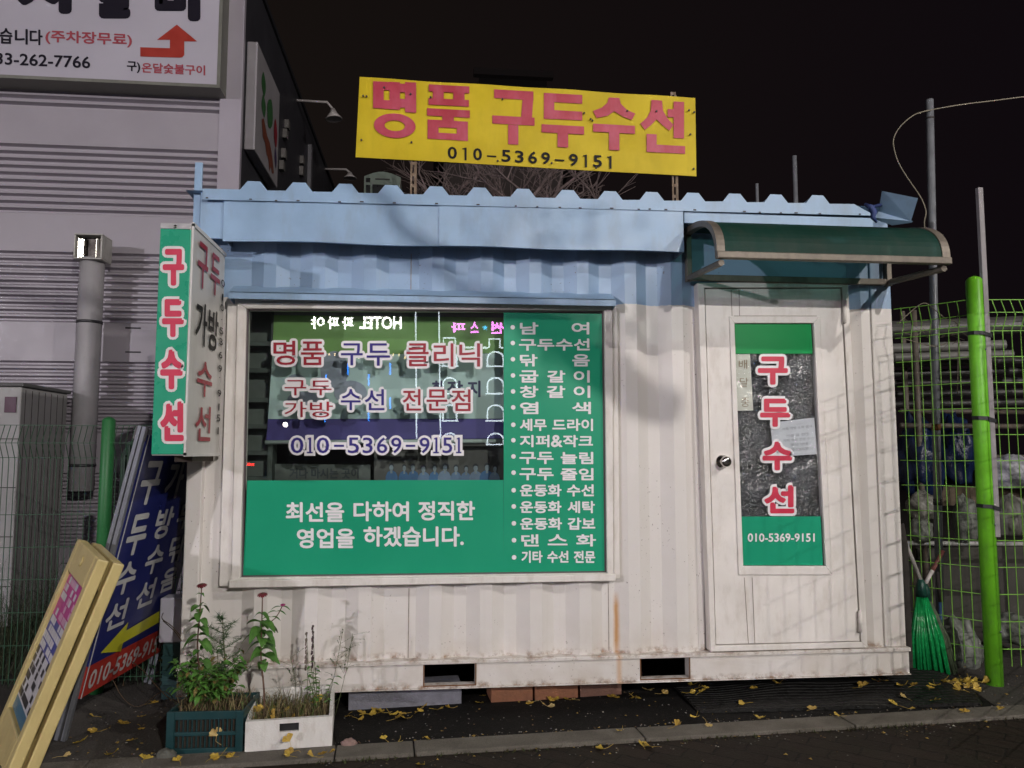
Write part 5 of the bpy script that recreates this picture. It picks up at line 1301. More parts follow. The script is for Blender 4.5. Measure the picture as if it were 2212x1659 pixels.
broom('faded dark broom with red and white handle right beside the bright green one', P(2037, 1190, Yb+.1), P(1998, 1290, Yb+.05), fc2, 0.075, (mat('old_bristle', (0.06, 0.08, 0.045), 0.6, 0.3, 30), DGB), [(mat('white_stick', (0.5, 0.46, 0.45), 0.5), 0, .42), (mat('red_stick', (0.22, 0.08, 0.07), 0.5), .42, 1)], 60)
m = MB(); a, b_, c_ = P(2026, 1235, Yb+.15), P(2032, 1300, Yb+.15), P(2036, 1470, Yb+.15); m.tube([b_, (c_.x, c_.y, 0.0)], 0.012, 8); m.cur = 1; m.tube([a, b_], 0.014, 8)
tag(m.build('mop_handle', [mat('blue_stick', (0.06, 0.13, 0.30), 0.45), RUBSEAL], None, True), 'blue stick with black grip standing behind the brooms', 'stick')

# ------------------------------------------------------------------ planters and plants
TEAL = mat('teal_crate', (0.006, 0.042, 0.047), 0.45, 0.15, 8, dirt=0.3)
ca, cb = G(357, 1638), G(524, 1634); cd_ = (cb-ca).normalized(); cn_ = V((-cd_.y, cd_.x, 0)); CWd = (cb-ca).length; CHt = PD(440, 1543, (ca-CAM).dot(fwd)).z
crate = thing('plant_crate', 'dark teal plastic crate used as a planter beside the white box', 'crate', tuple((ca+cb)/2))
def cbx(mb, u0, u1, v0, v1, z0, z1):
    p = [ca+cd_*(CWd*u)+cn_*v for u, v in ((u0, v0), (u1, v0), (u1, v1), (u0, v1))]; mb.prism([V((a.x, a.y, z0+0.003)) for a in p], (0, 0, z1-z0))
CDp = 0.27
m = MB()
for v0, v1 in ((0, .012), (CDp-.012, CDp)):
    cbx(m, 0, 1, v0, v1, CHt-.035, CHt); cbx(m, 0, 1, v0, v1, 0, .035); cbx(m, 0, 1, v0, v1, CHt*.5-.008, CHt*.5+.008)
    for k in range(15): u = 0.10+k*0.8/14; cbx(m, u-.008, u+.008, v0+.001, v1-.001, .035, CHt-.035)
for u0, u1 in ((0, .03), (.97, 1)):
    cbx(m, u0, u1, .0121, CDp-.0121, CHt-.035, CHt); cbx(m, u0, u1, .0121, CDp-.0121, 0, .035)
    for k in range(6): v = 0.04+k*.036; cbx(m, u0+.004, u1-.004, v, v+.012, .035, CHt-.035)
for u0, u1 in ((0, .10), (.90, 1)):
    for v0, v1 in ((-.004, .0), (CDp, CDp+.004)): cbx(m, u0, u1, v0, v1, 0, CHt)
m.build('crate_body', TEAL, crate, bevel=0.002)
SOIL = mat('soil', (0.035, 0.026, 0.018), 0.95, 0.4, 30, bmp=1.0, bscale=60)
m = MB(); cbx(m, .035, .965, .02, CDp-.02, 0.01, CHt-.03); m.build('soil', SOIL, crate)
wa, wb = G(528, 1637), G(717, 1623); wd = (wb-wa).normalized(); wn2 = V((-wd.y, wd.x, 0)); WWd = (wb-wa).length
STY = mat('styrofoam', (0.68, 0.66, 0.63), 0.75, 0.06, 14, bmp=0.25, bscale=180, dirt=0.35, dirtcol=(0.33, 0.27, 0.2))
wbx = thing('foam_planter', 'white styrofoam box planter with a dark hand hole standing on the kerb', 'box', tuple((wa+wb)/2))
hF, hB, WD = 0.128, 0.168, 0.36
def wp(u, v, z): p = wa+wd*(WWd*u)+wn2*v; return V((p.x, p.y, z+0.024))
m = MB(); tk = 0.022; hu0, hu1, hz0, hz1 = .385, .61, hF*.58, hF*.86
def wslab(u0, u1, v0, v1, z0, z1a, z1b=None):
    z1b = z1a if z1b is None else z1b
    i = m.add([wp(u0, v0, z0), wp(u1, v0, z0), wp(u1, v1, z0), wp(u0, v1, z0), wp(u0, v0, z1a), wp(u1, v0, z1a), wp(u1, v1, z1b), wp(u0, v1, z1b)])
    for f in ((3, 2, 1, 0), (4, 5, 6, 7), (0, 1, 5, 4), (1, 2, 6, 5), (2, 3, 7, 6), (3, 0, 4, 7)): m.face([i+k for k in f])
wslab(0, hu0, 0, tk, 0, hF); wslab(hu1, 1, 0, tk, 0, hF); wslab(hu0, hu1, 0, tk, 0, hz0); wslab(hu0, hu1, 0, tk, hz1, hF)
wslab(0, 1, WD-tk, WD, 0, hB); wslab(0, .045, tk, WD-tk, 0, hF, hB); wslab(.955, 1, tk, WD-tk, 0, hF, hB)
m.build('box_body', STY, wbx)
m = MB(); wslab(.046, .954, tk+.001, WD-tk-.001, 0.0, 0.085); m.build('soil', SOIL, wbx)
m = MB(); wslab(hu0, hu1, tk*0.7, tk*0.9, hz0, hz1); m.build('hand_hole', BLACK, wbx)

LEAF = mat('leaf_green', (0.08, 0.20, 0.035), 0.5, 0.35, 25); LEAF2 = mat('leaf_dark', (0.03, 0.085, 0.02), 0.5, 0.35, 25); STEM = mat('stem_green', (0.09, 0.11, 0.04), 0.6, 0.3, 30)
STEMR = mat('stem_reddish', (0.13, 0.07, 0.045), 0.6, 0.3, 30)
def blade(mb, p, d, L, W, droop=0.3, n=5, twist=0.0):
    p, d = V(p), V(d).normalized(); up = V((0, 0, 1)); w = d.cross(up)
    w = w.normalized() if w.length > 1e-3 else V((1, 0, 0)); w = (w*math.cos(twist)+d.cross(w)*math.sin(twist)); last = None
    for k in range(n+1):
        t = k/n; c = p+d*(L*t)-up*(droop*L*t*t); hw = W*math.sin(math.pi*min(.98, t*.9+.08))**0.8*0.5
        nrm = w.cross(d).normalized()
        i = mb.add([c-w*hw+nrm*hw*0.35, c, c+w*hw+nrm*hw*0.35])
        if last is not None: mb.face((last, i, i+1, last+1)); mb.face((last+1, i+1, i+2, last+2))
        last = i
def flower(t, c, r, mt, ctr, up=(0, -.35, 1)):
    m = MB(); up = V(up).normalized(); u = up.orthogonal().normalized(); w = up.cross(u)
    for ring, (k, rr, lift) in enumerate(((13, r, 0), (11, r*.8, r*.12), (9, r*.55, r*.2))):
        for i in range(k):
            a = 2*math.pi*i/k+ring*.3; d = u*math.cos(a)+w*math.sin(a)
            tip = V(c)+d*rr+up*(lift-rr*.12); s = d.cross(up)*(rr*.2); b_ = V(c)+up*lift
            m.poly([b_, b_+d*rr*.5+s+up*rr*.06, tip+s*.7, tip-s*.7, b_+d*rr*.5-s+up*rr*.06])
    m.build('petals', mt, t); m = MB(); lathe(m, V(c)+up*r*.12, up, [(0, r*.32), (r*.16, r*.26), (r*.22, r*.1)], 10); m.build('flower_centre', ctr, t, True)
RED = mat('zinnia_red', (0.17, 0.02, 0.03), 0.6, 0.3, 60); PINK = mat('zinnia_magenta', (0.36, 0.03, 0.16), 0.6, 0.3, 60); BRN = mat('seed_brown', (0.10, 0.05, 0.03), 0.8)
def zinnia(base, tip, lv, fr, fm, label, group, extra=None):
    base, tip = V(base), V(tip); t = thing('zinnia', label, 'flower', tuple(base), group)
    mid = base.lerp(tip, .5)+V((random.uniform(-.015, .015), 0, 0)); st = smooth_pts([base, base.lerp(mid, .5)+V((.008, 0, 0)), mid, mid.lerp(tip, .5), tip], 3)
    m = MB(); m.tube(st, [0.0055-0.003*i/len(st) for i in range(len(st))], 6); ml = MB()
    def at(f): return base.lerp(tip, f)+V((0.008*math.sin(f*6), 0, 0))
    for f, L in lv:
        a = random.uniform(-.7, .7)+(0 if random.random() < .5 else 1.3)
        for s in (1, -1, .4): blade(ml, at(f), (s*math.cos(a), s*math.sin(a)*.8-.2, .35), L*random.uniform(.7, 1.1), L*.56, random.uniform(.5, 1.1), 6, random.uniform(-.4, .4))
    if extra:
        for f, e, r in extra:
            p = at(f); e = V(e); m.tube(smooth_pts([p, p.lerp(e, .5)+V((.015, 0, -.01)), e], 3), 0.0025, 5)
            for k in (.45, .7, .9):
                for s in (1, -1): blade(ml, p.lerp(e, k), (s, -.2, .3), .05, .02, .6)
            flower(t, e, r, PINK, BRN)
    m.build('stem', STEMR, t, True); ml.build('foliage', LEAF, t); flower(t, tip, fr, fm, BRN)
    return t
Yz = (ca.y+cn_.y*.14); Yz2 = wa.y+.16
bz = lambda px, Y, z: V((P(px, 1500, Y).x, Y, z))
zA = P(436, 1264, Yz); zinnia(bz(432, Yz, CHt-.04), zA, [(.40, .07), (.48, .075), (.55, .08), (.60, .075), (.66, .08), (.72, .075), (.78, .07), (.83, .07), (.93, .03)], .024, RED, 'zinnia with one faded red flower rising from the teal crate', 'zinnias in the planters')
zB = P(567, 1284, Yz2); zinnia(bz(571, Yz2, .09), zB, [(.46, .07), (.52, .09), (.57, .085), (.62, .09), (.66, .09), (.70, .1), (.74, .1), (.78, .09), (.85, .05)], .024, RED, 'tall zinnia with red flower and a small pink bud in the white foam planter', 'zinnias in the planters', [(.74, P(611, 1306, Yz2), .012)])
# green bush in the crate
t = thing('green_bush', 'bright green leafy bush filling the teal crate', 'plant', tuple(bz(455, Yz, CHt-.03)))
m = MB(); ms = MB(); c0 = V((P(455, 1455, Yz).x, Yz, P(455, 1455, Yz).z)); rx = .165; rz = .16
for k in range(70):
    a = random.uniform(0, 6.28); rr = math.sqrt(random.random())
    e = c0+V((rx*rr*math.cos(a), .12*rr*math.sin(a), rz*(random.uniform(-.6, 1.0)*(1-rr*.5)))); s = bz(455+random.uniform(-28, 28), Yz+random.uniform(-.06, .06), CHt-.05)
    ms.tube([s, s.lerp(e, .5)+V((0, 0, .03)), e], [.0022, .0018, .0012], 4)
    for j in range(11):
        f = .3+.7*j/10; p = s.lerp(e, f)+V((0, 0, .03*math.sin(f*3.14))); b = random.uniform(0, 6.28)
        m.cur = random.choice((0, 0, 0, 0, 1, 1, 2))
        blade(m, p, (math.cos(b), math.sin(b), random.uniform(-.1, .7)), random.uniform(.024, .05), random.uniform(.016, .03), random.uniform(.2, .8), 3, random.uniform(-.5, .5))
ms.build('stems', STEM, t, True); m.build('foliage', [mat('leaf_bright', (0.085, 0.215, 0.035), 0.5, 0.45, 30), LEAF, mat('leaf_browned', (0.17, 0.13, 0.035), 0.7, 0.4, 30)], t)
# feathery plant
t = thing('feathery_plant', 'feathery needle leaved plant standing in the teal crate behind the bush', 'plant', tuple(bz(482, Yz, CHt-.03)))
m = MB(); ml = MB(); b0 = bz(482, Yz+.05, CHt-.03); tp = P(481, 1340, Yz+.05)
m.tube([b0, b0.lerp(tp, .5)+V((.01, 0, 0)), tp], [.005, .004, .002], 5)
for br_ in range(16):
    f = .25+.75*br_/15; p = b0.lerp(tp, f); a = br_*2.4; L = .13*(1.15-f*.75); e = p+V((math.cos(a)*L, math.sin(a)*L*.7, L*.55))
    m.tube([p, e], .0015, 3)
    for k in range(46):
        g = p.lerp(e, k/45); d = V((random.uniform(-1, 1), random.uniform(-1, 1), random.uniform(-.3, 1))).normalized()*random.uniform(.02, .045); w = d.cross(V((0, -1, .2))).normalized()*.0011
        ml.poly([g-w, g+w, g+d])
m.build('stem', STEM, t, True); ml.build('foliage', LEAF2, t)
# dry grass in both planters
def tuft(parent_name, label, fn, n, hts, mats, kind=None):
    m = MB()
    for k in range(n):
        b, sp_ = fn(); h = random.uniform(*hts); a = random.uniform(0, 6.28); d = V((math.cos(a)*sp_, math.sin(a)*sp_, 0)); w = V((math.sin(a), -math.cos(a), 0))*random.uniform(.001, .0024)
        m.cur = random.randrange(len(mats)); mid = b+d*h*random.uniform(.1, .7)+V((random.gauss(0, h*.15), random.gauss(0, h*.15), h*random.uniform(.45, .8))); e = mid+V((random.gauss(0, h*.3), random.gauss(0, h*.3), h*random.uniform(-.35, .5)))
        i = m.add([b-w, b+w, mid+w*.8, mid-w*.8, e]); m.face((i, i+1, i+2, i+3)); m.face((i+3, i+2, i+4))
    return tag(m.build(parent_name, mats), label, 'grass', None, 'stuff')
DRY = mat('dry_straw', (0.24, 0.19, 0.09), 0.8, 0.4, 20); DRY2 = mat('dry_brown', (0.09, 0.055, 0.03), 0.8, 0.4, 20); DRY3 = mat('grass_green', (0.10, 0.14, 0.035), 0.7, 0.4, 20); YEL = mat('leaf_yellow', (0.50, 0.35, 0.03), 0.6, 0.2, 30)
def wf(): p = wp(random.uniform(.06, .94), random.uniform(.04, WD-.04), .085); return p, random.uniform(.1, .7)
def cf(): p = ca+cd_*(CWd*random.uniform(.05, .95))+cn_*random.uniform(.03, CDp-.03); return V((p.x, p.y, CHt-.03)), random.uniform(.2, 1.0)
tuft('dry_grass', 'dry straw coloured grass growing in the white foam planter', wf, 900, (.03, .12), [DRY, DRY2, DRY3, DRY])
tuft('dry_grass', 'brown withered grass hanging over the rim of the teal crate', cf, 420, (.04, .10), [DRY2, DRY2, DRY, DRY3])
def weed(px, y1, Yk, zb, label, kind, mt, n=12):
    t = thing('weed', label, 'plant', tuple(bz(px[0], Yk, zb)), 'weeds in the white planter'); b = bz(px[0], Yk, zb); e = P(px[1], y1, Yk); m = MB(); ml = MB()
    m.tube(smooth_pts([b, b.lerp(e, .5)+V((.01, 0, .02)), e], 3), .0016, 4)
    if kind == 'spike':
        for k in range(60):
            f = random.uniform(.55, 1.0); p = b.lerp(e, f)+V((random.uniform(-.004, .004), random.uniform(-.004, .004), 0)); ml.obox(p, (.0026, 0, .001), (0, .002, 0), (0, 0, .005))
    else:
        for k in range(n):
            f = random.uniform(.45, 1); p = b.lerp(e, f); d = V((random.uniform(-1, 1), random.uniform(-.6, .6), random.uniform(.0, 1))).normalized()*random.uniform(.02, .07)
            m.tube([p, p+d], .0008, 3)
            for j in range(2): blade(ml, p+d*(.6+.4*j), (d.x+random.uniform(-.02, .02), d.y, d.z), random.uniform(.01, .02), .007, .3, 2)
    m.build('stem', STEM, t, True); ml.build('foliage', mt, t)
weed((672, 676), 1352, Yz2+.05, .09, 'dark purple seed spike standing tallest in the white planter', 'spike', mat('amaranth_purple', (0.055, 0.028, 0.035), 0.8, 0.3, 60))
weed((660, 662), 1366, Yz2+.08, .09, 'thin paler seed spike just beside the dark purple one', 'spike', mat('pale_spike', (0.2, 0.16, 0.13), 0.8, 0.3, 60))
weed((700, 738), 1375, Yz2+.04, .09, 'thin weed with fine seed heads leaning over towards the door', 'open', LEAF2, 16)
weed((725, 762), 1368, Yz2+.08, .09, 'outermost thin weed leaning furthest towards the door', 'open', STEM, 16)
weed((640, 628), 1420, Yz2+.02, .09, 'short sparse weed in front of the tall zinnia stem', 'open', LEAF2, 10)
t = thing('young_plant', 'small green leafy plant at the inner corner of the white planter', 'plant', tuple(bz(690, Yz2, .09))); m = MB(); ms = MB()
for px, y in ((672, 1440), (664, 1455), (690, 1470), (722, 1462), (680, 1430)):
    b = bz(688, Yz2+.02, .09); e = P(px, y, Yz2); ms.tube([b, b.lerp(e, .5)+V((0, 0, .02)), e], .002, 4)
    for k in range(9):
        f = .4+.6*k/8; a = random.uniform(0, 6.28); blade(m, b.lerp(e, f), (math.cos(a), math.sin(a), .4), random.uniform(.025, .05), .016, .5, 3)
ms.build('stem', STEM, t, True); m.build('foliage', LEAF, t)
# bare trailing twigs, and the white box with green crate behind the blue sign
m = MB()
for z5 in ([(1480, 1080), (1350, 950), (1250, 830), (1140, 740)], [(1500, 1060), (1400, 1000), (1200, 1130), (1060, 1050), (960, 860)], [(1560, 520), (1480, 430), (1400, 370), (1410, 320)], [(1570, 560), (1500, 470), (1410, 390)], [(1560, 1100), (1440, 1040), (1330, 930)]):
    m.tube(smooth_pts([PD(.25*x, 1244+.25*y, 3.75+.1*i) for i, (x, y) in enumerate(z5)], 4), .0022, 4)
tag(m.build('dead_twigs', DRY2, None, True), 'bare dark twigs trailing from the teal crate towards the navy sign', 'twig')
m = MB(); yk = 0.36; a, b_ = P(346, 1292, yk), P(391, 1388, yk)
m.box((a.x, yk, b_.z), (XL-0.05, yk+.12, a.z)); tag(m.build('foam_box', mat('foam_lilac', (0.5, 0.49, 0.56), 0.7, 0.06), bevel=.008), 'pale foam box stacked on a dark crate behind the navy sign', 'box')
m = MB(); c_ = P(352, 1470, yk); m.box((c_.x, yk-.02, .002), (XL-0.04, yk+.13, b_.z-.002))
for k in range(5): z = .06+k*(b_.z-.1)/5; m.box((c_.x-.004, yk-.026, z), (XL-0.04, yk-.0205, z+.015))
tag(m.build('dark_crate', mat('crate_teal_dark', (0.012, 0.05, 0.05), 0.5)), 'dark green crate under the pale foam box behind the navy sign', 'crate')
t = thing('ivy_bush', 'dark leafy bush climbing at the foot of the left fence post', 'plant', (xp, YF2, 0)); m = MB()
for k in range(420):
    z = random.uniform(0.02, .75)**1.1; p = V((xp+random.gauss(0.06, .10+.12*(1-z)), YF2+random.uniform(.03, .25), z)); a = random.uniform(0, 6.28)
    blade(m, p, (math.cos(a), math.sin(a), random.uniform(-.4, .5)), random.uniform(.03, .06), .03, .3, 2)
m.build('foliage', mat('ivy_dark', (0.018, 0.05, 0.014), 0.5, 0.4, 20), t)
ms = MB(); 
for k in range(6): ms.tube([(xp+random.uniform(-.1, .2), YF2+.12, 0), (xp+random.uniform(-.1, .2), YF2+.12, .6)], .004, 4)
ms.build('stems', DRY2, t)
# weeds behind the left fence
def lfn(): return V((random.uniform(x0, xp+.3), random.uniform(YF2+.1, YF2+1.2), 0)), random.uniform(.05, .35)
tuft('weed_growth', 'dark weeds growing behind the left mesh fence', lfn, 1500, (.25, .75), [mat('weed_dark', (0.02, 0.04, 0.015), 0.7, 0.4, 8), mat('weed_olive', (0.045, 0.05, 0.022), 0.7, 0.4, 8)])

# ------------------------------------------------------------------ fallen ginkgo leaves
def ginkgo_mat():
    m, nt, b = nodes('ginkgo_leaf'); oi = N(nt, 'ShaderNodeObjectInfo').outputs['Random']; tc = N(nt, 'ShaderNodeTexCoord').outputs['Object']
    c = mixc(nt, ramp(nt, oi, 0, 1), (0.52, 0.37, 0.055), (0.40, 0.245, 0.04)); c = mixc(nt, ramp(nt, oi, .86, 1, 0, .7), c, (0.55, 0.47, 0.26))
    c = mixc(nt, ramp(nt, noise(nt, tc, 60, 4), .5, .8, 0, .55), c, (0.24, 0.13, 0.03)); nt.links.new(c, b.inputs['Base Color']); b.inputs['Roughness'].default_value = 0.55
    return m
GM = ginkgo_mat()
def ginkgo_mesh(seed, r=0.036):
    rnd = random.Random(seed); m = MB(); n_ = 12; sp_ = R(rnd.uniform(105, 150)); curl = rnd.uniform(.15, .65); fold = rnd.uniform(-.5, .5); rows_ = []
    for j in range(4):
        f = j/3; pts = []
        for i in range(n_+1):
            s = i/n_*2-1; a = s*sp_/2; rr = r*f*(1-.28*math.exp(-(s/.10)**2)*(f > .5))*(1+.06*math.sin(i*2.7+seed)*f)*(1-.12*s*s)
            pts.append((rr*math.sin(a), rr*math.cos(a), r*(curl*f*f*.5+fold*abs(s)*f*.5+.07*math.sin(s*9+seed)*f)+.003))
        rows_.append(m.add(pts))
    for a, b in zip(rows_, rows_[1:]):
        for i in range(n_): m.face((a+i, a+i+1, b+i+1, b+i))
    m.tube([(0, 0, .003), (rnd.uniform(-.008, .008), -.02, .005), (rnd.uniform(-.02, .02), -.042, .003+rnd.uniform(0, .012))], .0009, 4)
    me = m.build('ginkgo_leaf', GM); o = me; d = o.data; zmin = min(v.co.z for v in d.vertices)
    for v in d.vertices: v.co.z -= zmin
    bpy.data.objects.remove(o); return d
GMS = [ginkgo_mesh(s) for s in range(9)]
spots = []
for x, y in ((820, 1205), (900, 1235), (930, 1185), (965, 1190), (990, 1195), (1050, 1165), (1080, 1182), (1110, 1180), (1190, 1190), (1220, 1235), (1300, 1195), (1320, 1230), (1420, 1170), (1455, 1130), (1575, 1155), (1700, 1140), (1960, 1095), (1965, 1035), (1130, 1410), (1250, 1430), (1540, 1420)): spots.append((548.6+.25*x, 1244.2+.25*y, 'sheet', .012))
for x, y in ((310, 1555), (345, 1520), (520, 1560), (600, 1540), (640, 1530)): spots.append((548.6+.25*x, 1244.2+.25*y, 'kerb', .028))
spots.append((548.6+.25*1450, 1244.2+.25*1630, 'paving', .006))
for x, y in ((210, 1090), (190, 1105), (340, 1125), (380, 1065), (365, 1080), (525, 1070), (590, 1070), (910, 1050), (1080, 1045), (1100, 1050), (1210, 985), (1335, 1015)): spots.append((1097.2+.25*x, 1244.2+.25*y, 'sheet', .012))
for x, y in ((1600, 940), (1650, 965), (1705, 970), (1660, 1005), (1570, 1010), (2050, 1100), (1630, 1215), (1715, 1270), (2170, 1230), (2130, 890), (2140, 970)): spots.append((1097.2+.25*x, 1244.2+.25*y, 'mat', .05))
for x, y in ((980, 1330), (1445, 1295)): spots.append((1097.2+.25*x, 1244.2+.25*y, 'kerb', .028))
for x, y in ((1240, 1475), (1170, 1475), (830, 1495), (850, 1450)): spots.append((1097.2+.25*x, 1244.2+.25*y, 'paving', .006))
for x, y in ((60, 840), (10, 860), (380, 820), (340, 835), (635, 800), (650, 850), (695, 875), (100, 928), (945, 910), (1000, 905), (780, 965), (820, 950), (1180, 945), (1250, 950), (1200, 1055), (1440, 1070), (1400, 970), (1075, 1100), (1200, 1145), (370, 1155), (1050, 845), (1150, 850), (1200, 790)): spots.append((1659+.25*x, 1244.2+.25*y, 'mat', .05))
for x, y in ((620, 1205), (1695, 1175), (2000, 1155)): spots.append((1659+.25*x, 1244.2+.25*y, 'kerb', .028))
for k in range(34): spots.append((1659+.25*random.triangular(1390, 1885, 1650), 1244.2+.25*(915+random.uniform(-40, 75)*(.5 if k % 3 else 1)), 'pile', .012+.035*random.random()))
for x, y in ((820, 1215), (830, 1345), (1380, 740), (1320, 850), (1290, 862), (1310, 1100), (1220, 1215), (1210, 1310), (1060, 1280), (960, 1540), (540, 1560), (400, 1330), (40, 1350), (700, 1430), (1140, 1420)): spots.append((.25*x, 1244.2+.25*y, 'asphalt', .006))
for x, y in ((1250, 1585), (1550, 1597), (1900, 1560), (1955, 1550), (2010, 1562), (1830, 1575)): spots.append((.25*x, 1244.2+.25*y, 'crate', .028))
GL = {'sheet': 'yellow ginkgo leaf fallen on the black sheet in front of the window', 'kerb': 'yellow ginkgo leaf lying on the grey kerb stones', 'paving': 'yellow ginkgo leaf lying on the dark brick paving below the kerb',
      'mat': 'yellow ginkgo leaf lying on the black rubber mat by the door', 'pile': 'orange yellow ginkgo leaf in the heap between broom and lime green post', 'asphalt': 'yellow ginkgo leaf on the dark asphalt around the leaning signs', 'crate': 'yellow ginkgo leaf lying against the foot of the teal crate'}
for x, y, k, z in spots:
    p = G(x, y, z)
    if k == 'mat': p = G(x, y, .03 if y > 1500 else .055)
    o = bpy.data.objects.new('ginkgo_leaf', random.choice(GMS)); COL.objects.link(o); o.location = p
    o.rotation_euler = (random.gauss(0, .22), random.gauss(0, .22), random.uniform(0, 6.28))
    if k == 'pile': o.rotation_euler = (random.gauss(0, .5), random.gauss(0, .5), random.uniform(0, 6.28))
    s = random.uniform(.72, 1.12); o.scale = (s, s, s); tag(o, GL[k], 'leaf', 'fallen ginkgo leaves on the '+k)
def stuck(x, y, Y, label, rx=1.2):
    o = bpy.data.objects.new('ginkgo_leaf', random.choice(GMS)); COL.objects.link(o); o.location = P(x, y, Y); o.rotation_euler = (rx, random.uniform(-.6, .6), random.uniform(-.5, .5)); tag(o, label, 'leaf', 'ginkgo leaves caught on the planters')
stuck(468, 1590, ca.y-.01, 'brownish ginkgo leaf caught in the slots of the teal crate')
stuck(626, 1602, wa.y-.03, 'big yellow ginkgo leaf leaning on the white planter below its hand hole')
for (u, v) in ((.06, .07), (.12, .12), (.32, .05), (.40, .10), (.78, .1), (.82, .2), (.55, .06), (.2, .2)):
    o = bpy.data.objects.new('ginkgo_leaf', random.choice(GMS)); COL.objects.link(o); o.location = wp(u, v, .105+random.uniform(0, .03)); o.rotation_euler = (random.gauss(.4, .5), random.gauss(0, .6), random.uniform(0, 6.28)); tag(o, 'yellow ginkgo leaf lying among the dry grass of the white planter', 'leaf', 'ginkgo leaves among the dry grass')
m = MB()
pp = lump(G(753, 1617)+V((0, 0, .02)), (.035, .025, .022), 4, .25); tag(pp.build('pebble', mat('pink_stone', (0.26, 0.17, 0.15), 0.8, 0.2, 40), None, True), 'small pinkish stone at the corner of the white planter', 'stone')
pp = lump(G(358, 1644)+V((0, 0, .02)), (.04, .03, .03), 7, .25); tag(pp.build('pebble', mat('grey_stone', (0.10, 0.10, 0.085), 0.8, 0.2, 40), None, True), 'grey stone at the outer corner of the teal crate', 'stone')

# grit, crumbs and moss
def chip(mb, p, s):
    a = random.uniform(0, 6.28); q = [p+V((math.cos(a+k*2.1)*s*random.uniform(.5, 1.2), math.sin(a+k*2.1)*s*random.uniform(.5, 1.2), random.uniform(0, s*.3))) for k in range(3)]; t_ = p+V((0, 0, s*random.uniform(.3, .9)))
    i = mb.add(q+[t_]); mb.face((i, i+1, i+3)); mb.face((i+1, i+2, i+3)); mb.face((i+2, i, i+3))
GR = [mat('grit_grey', (0.16, 0.15, 0.14), 0.9, 0.3, 60), mat('grit_pale', (0.34, 0.32, 0.28), 0.9, 0.3, 60), mat('grit_brown', (0.12, 0.075, 0.035), 0.9, 0.4, 60), mat('crushed_leaf', (0.26, 0.17, 0.04), 0.8, 0.4, 60)]
m = MB()
for k in range(1500):
    u, v = random.uniform(-1.2, 5.2), random.choice((random.uniform(-.5, -.01), random.uniform(-.05, -.005), random.uniform(-.75, -.1), KW+random.uniform(0, .12), KW+random.uniform(0, .8)))
    p = K(u, v, .012 if v < 0 else .006); m.cur = random.choice((0, 0, 0, 1, 2, 2, 3)); chip(m, p, random.uniform(.0025, .008)*(1.6 if m.cur == 3 else 1))
for k in range(500):
    p = V((random.uniform(-3.2, -1.2), random.uniform(-1.5, .3), .003)); m.cur = random.choice((0, 0, 1, 2, 2, 3)); chip(m, p, random.uniform(.003, .009))
tag(m.build('grit', GR), 'grit and crushed leaf crumbs scattered on the ground before the container', 'grit', None, 'stuff')
m = MB()
for k in range(1500):
    u = random.uniform(-2.5, 6); 
    if math.sin(u*3.1)+math.sin(u*7.7+1) < random.uniform(-1.4, 1.6): continue
    p = K(u, KW+random.gauss(.012, .012), .004); a = random.uniform(0, 6.28); h = random.uniform(.004, .02); w = V((math.cos(a), math.sin(a), 0))*random.uniform(.002, .006)
    m.cur = random.randrange(2); m.poly([p-w, p+w, p+V((random.uniform(-.012, .012), random.uniform(-.012, .012), h))])
tag(m.build('moss', [mat('moss_green', (0.045, 0.055, 0.015), 0.9, 0.4, 40), mat('moss_brown', (0.05, 0.04, 0.018), 0.9, 0.4, 40)]), 'moss and tiny weeds along the joint between kerb and brick paving', 'moss', None, 'stuff')

# ------------------------------------------------------------------ behind the container
kk = thing('kiosk', 'pale green kiosk with a small window seen over the container roof', 'kiosk', tuple(V((P(826, 412, 6).x, 6, 0))))
KG = mat('kiosk_green', (0.20, 0.25, 0.215), 0.6, 0.12, 4)
a, b_ = P(787, 371, 6), P(865, 420, 6)
m = MB(); xm = (a.x+b_.x)/2; pts = [(a.x, 0), (b_.x, 0), (b_.x, a.z-.06)]+[(lerp(b_.x, a.x, k/8), a.z-.06+.07*math.sin(math.pi*k/8)) for k in range(1, 8)]+[(a.x, a.z-.06)]
m.prism([(x, 6, z) for x, z in pts], (0, 1.6, 0)); m.build('body', KG, kk)
m = MB(); c_, d = P(805, 399, 6), P(833, 430, 6); m.box((c_.x, 5.985, d.z), (d.x, 5.998, c_.z)); c_, d = P(791, 385, 6), P(800, 394, 6); m.box((c_.x, 5.985, d.z), (d.x, 5.998, c_.z)); c_, d = P(791, 400, 6), P(800, 430, 6); m.box((c_.x, 5.985, d.z), (d.x, 5.998, c_.z)); m.build('window', mat('kiosk_window', (0.015, 0.016, 0.018), 0.3), kk)
m = MB(); c_, d = P(811, 386, 6), P(842, 389, 6); m.box((c_.x, 5.98, d.z), (d.x, 5.998, c_.z)); m.build('vent', mat('kiosk_vent', (0.06, 0.06, 0.06), 0.6), kk)
bb = thing('brown_building', 'dim brown walled house behind the bare tree over the roof', 'building', tuple(V((P(1085, 400, 11).x, 11, 0))))
m = MB(); a, b_ = P(958, 352, 11), P(1216, 420, 11); m.box((a.x, 11, 0), (b_.x, 17, a.z)); m.build('wall', mat('dim_brown_wall', (0.06, 0.046, 0.045), 0.8, 0.2, 2), bb)
m = MB(); m.box((a.x-.2, 10.8, a.z+.001), (b_.x+.2, 17.2, a.z+.2)); m.build('roof', mat('dim_roof', (0.03, 0.028, 0.03), 0.8), bb)
b2 = thing('tower_block', 'faint dark apartment block far behind the yellow roof sign', 'building', tuple(V((P(1110, 300, 34).x, 34, 0))))
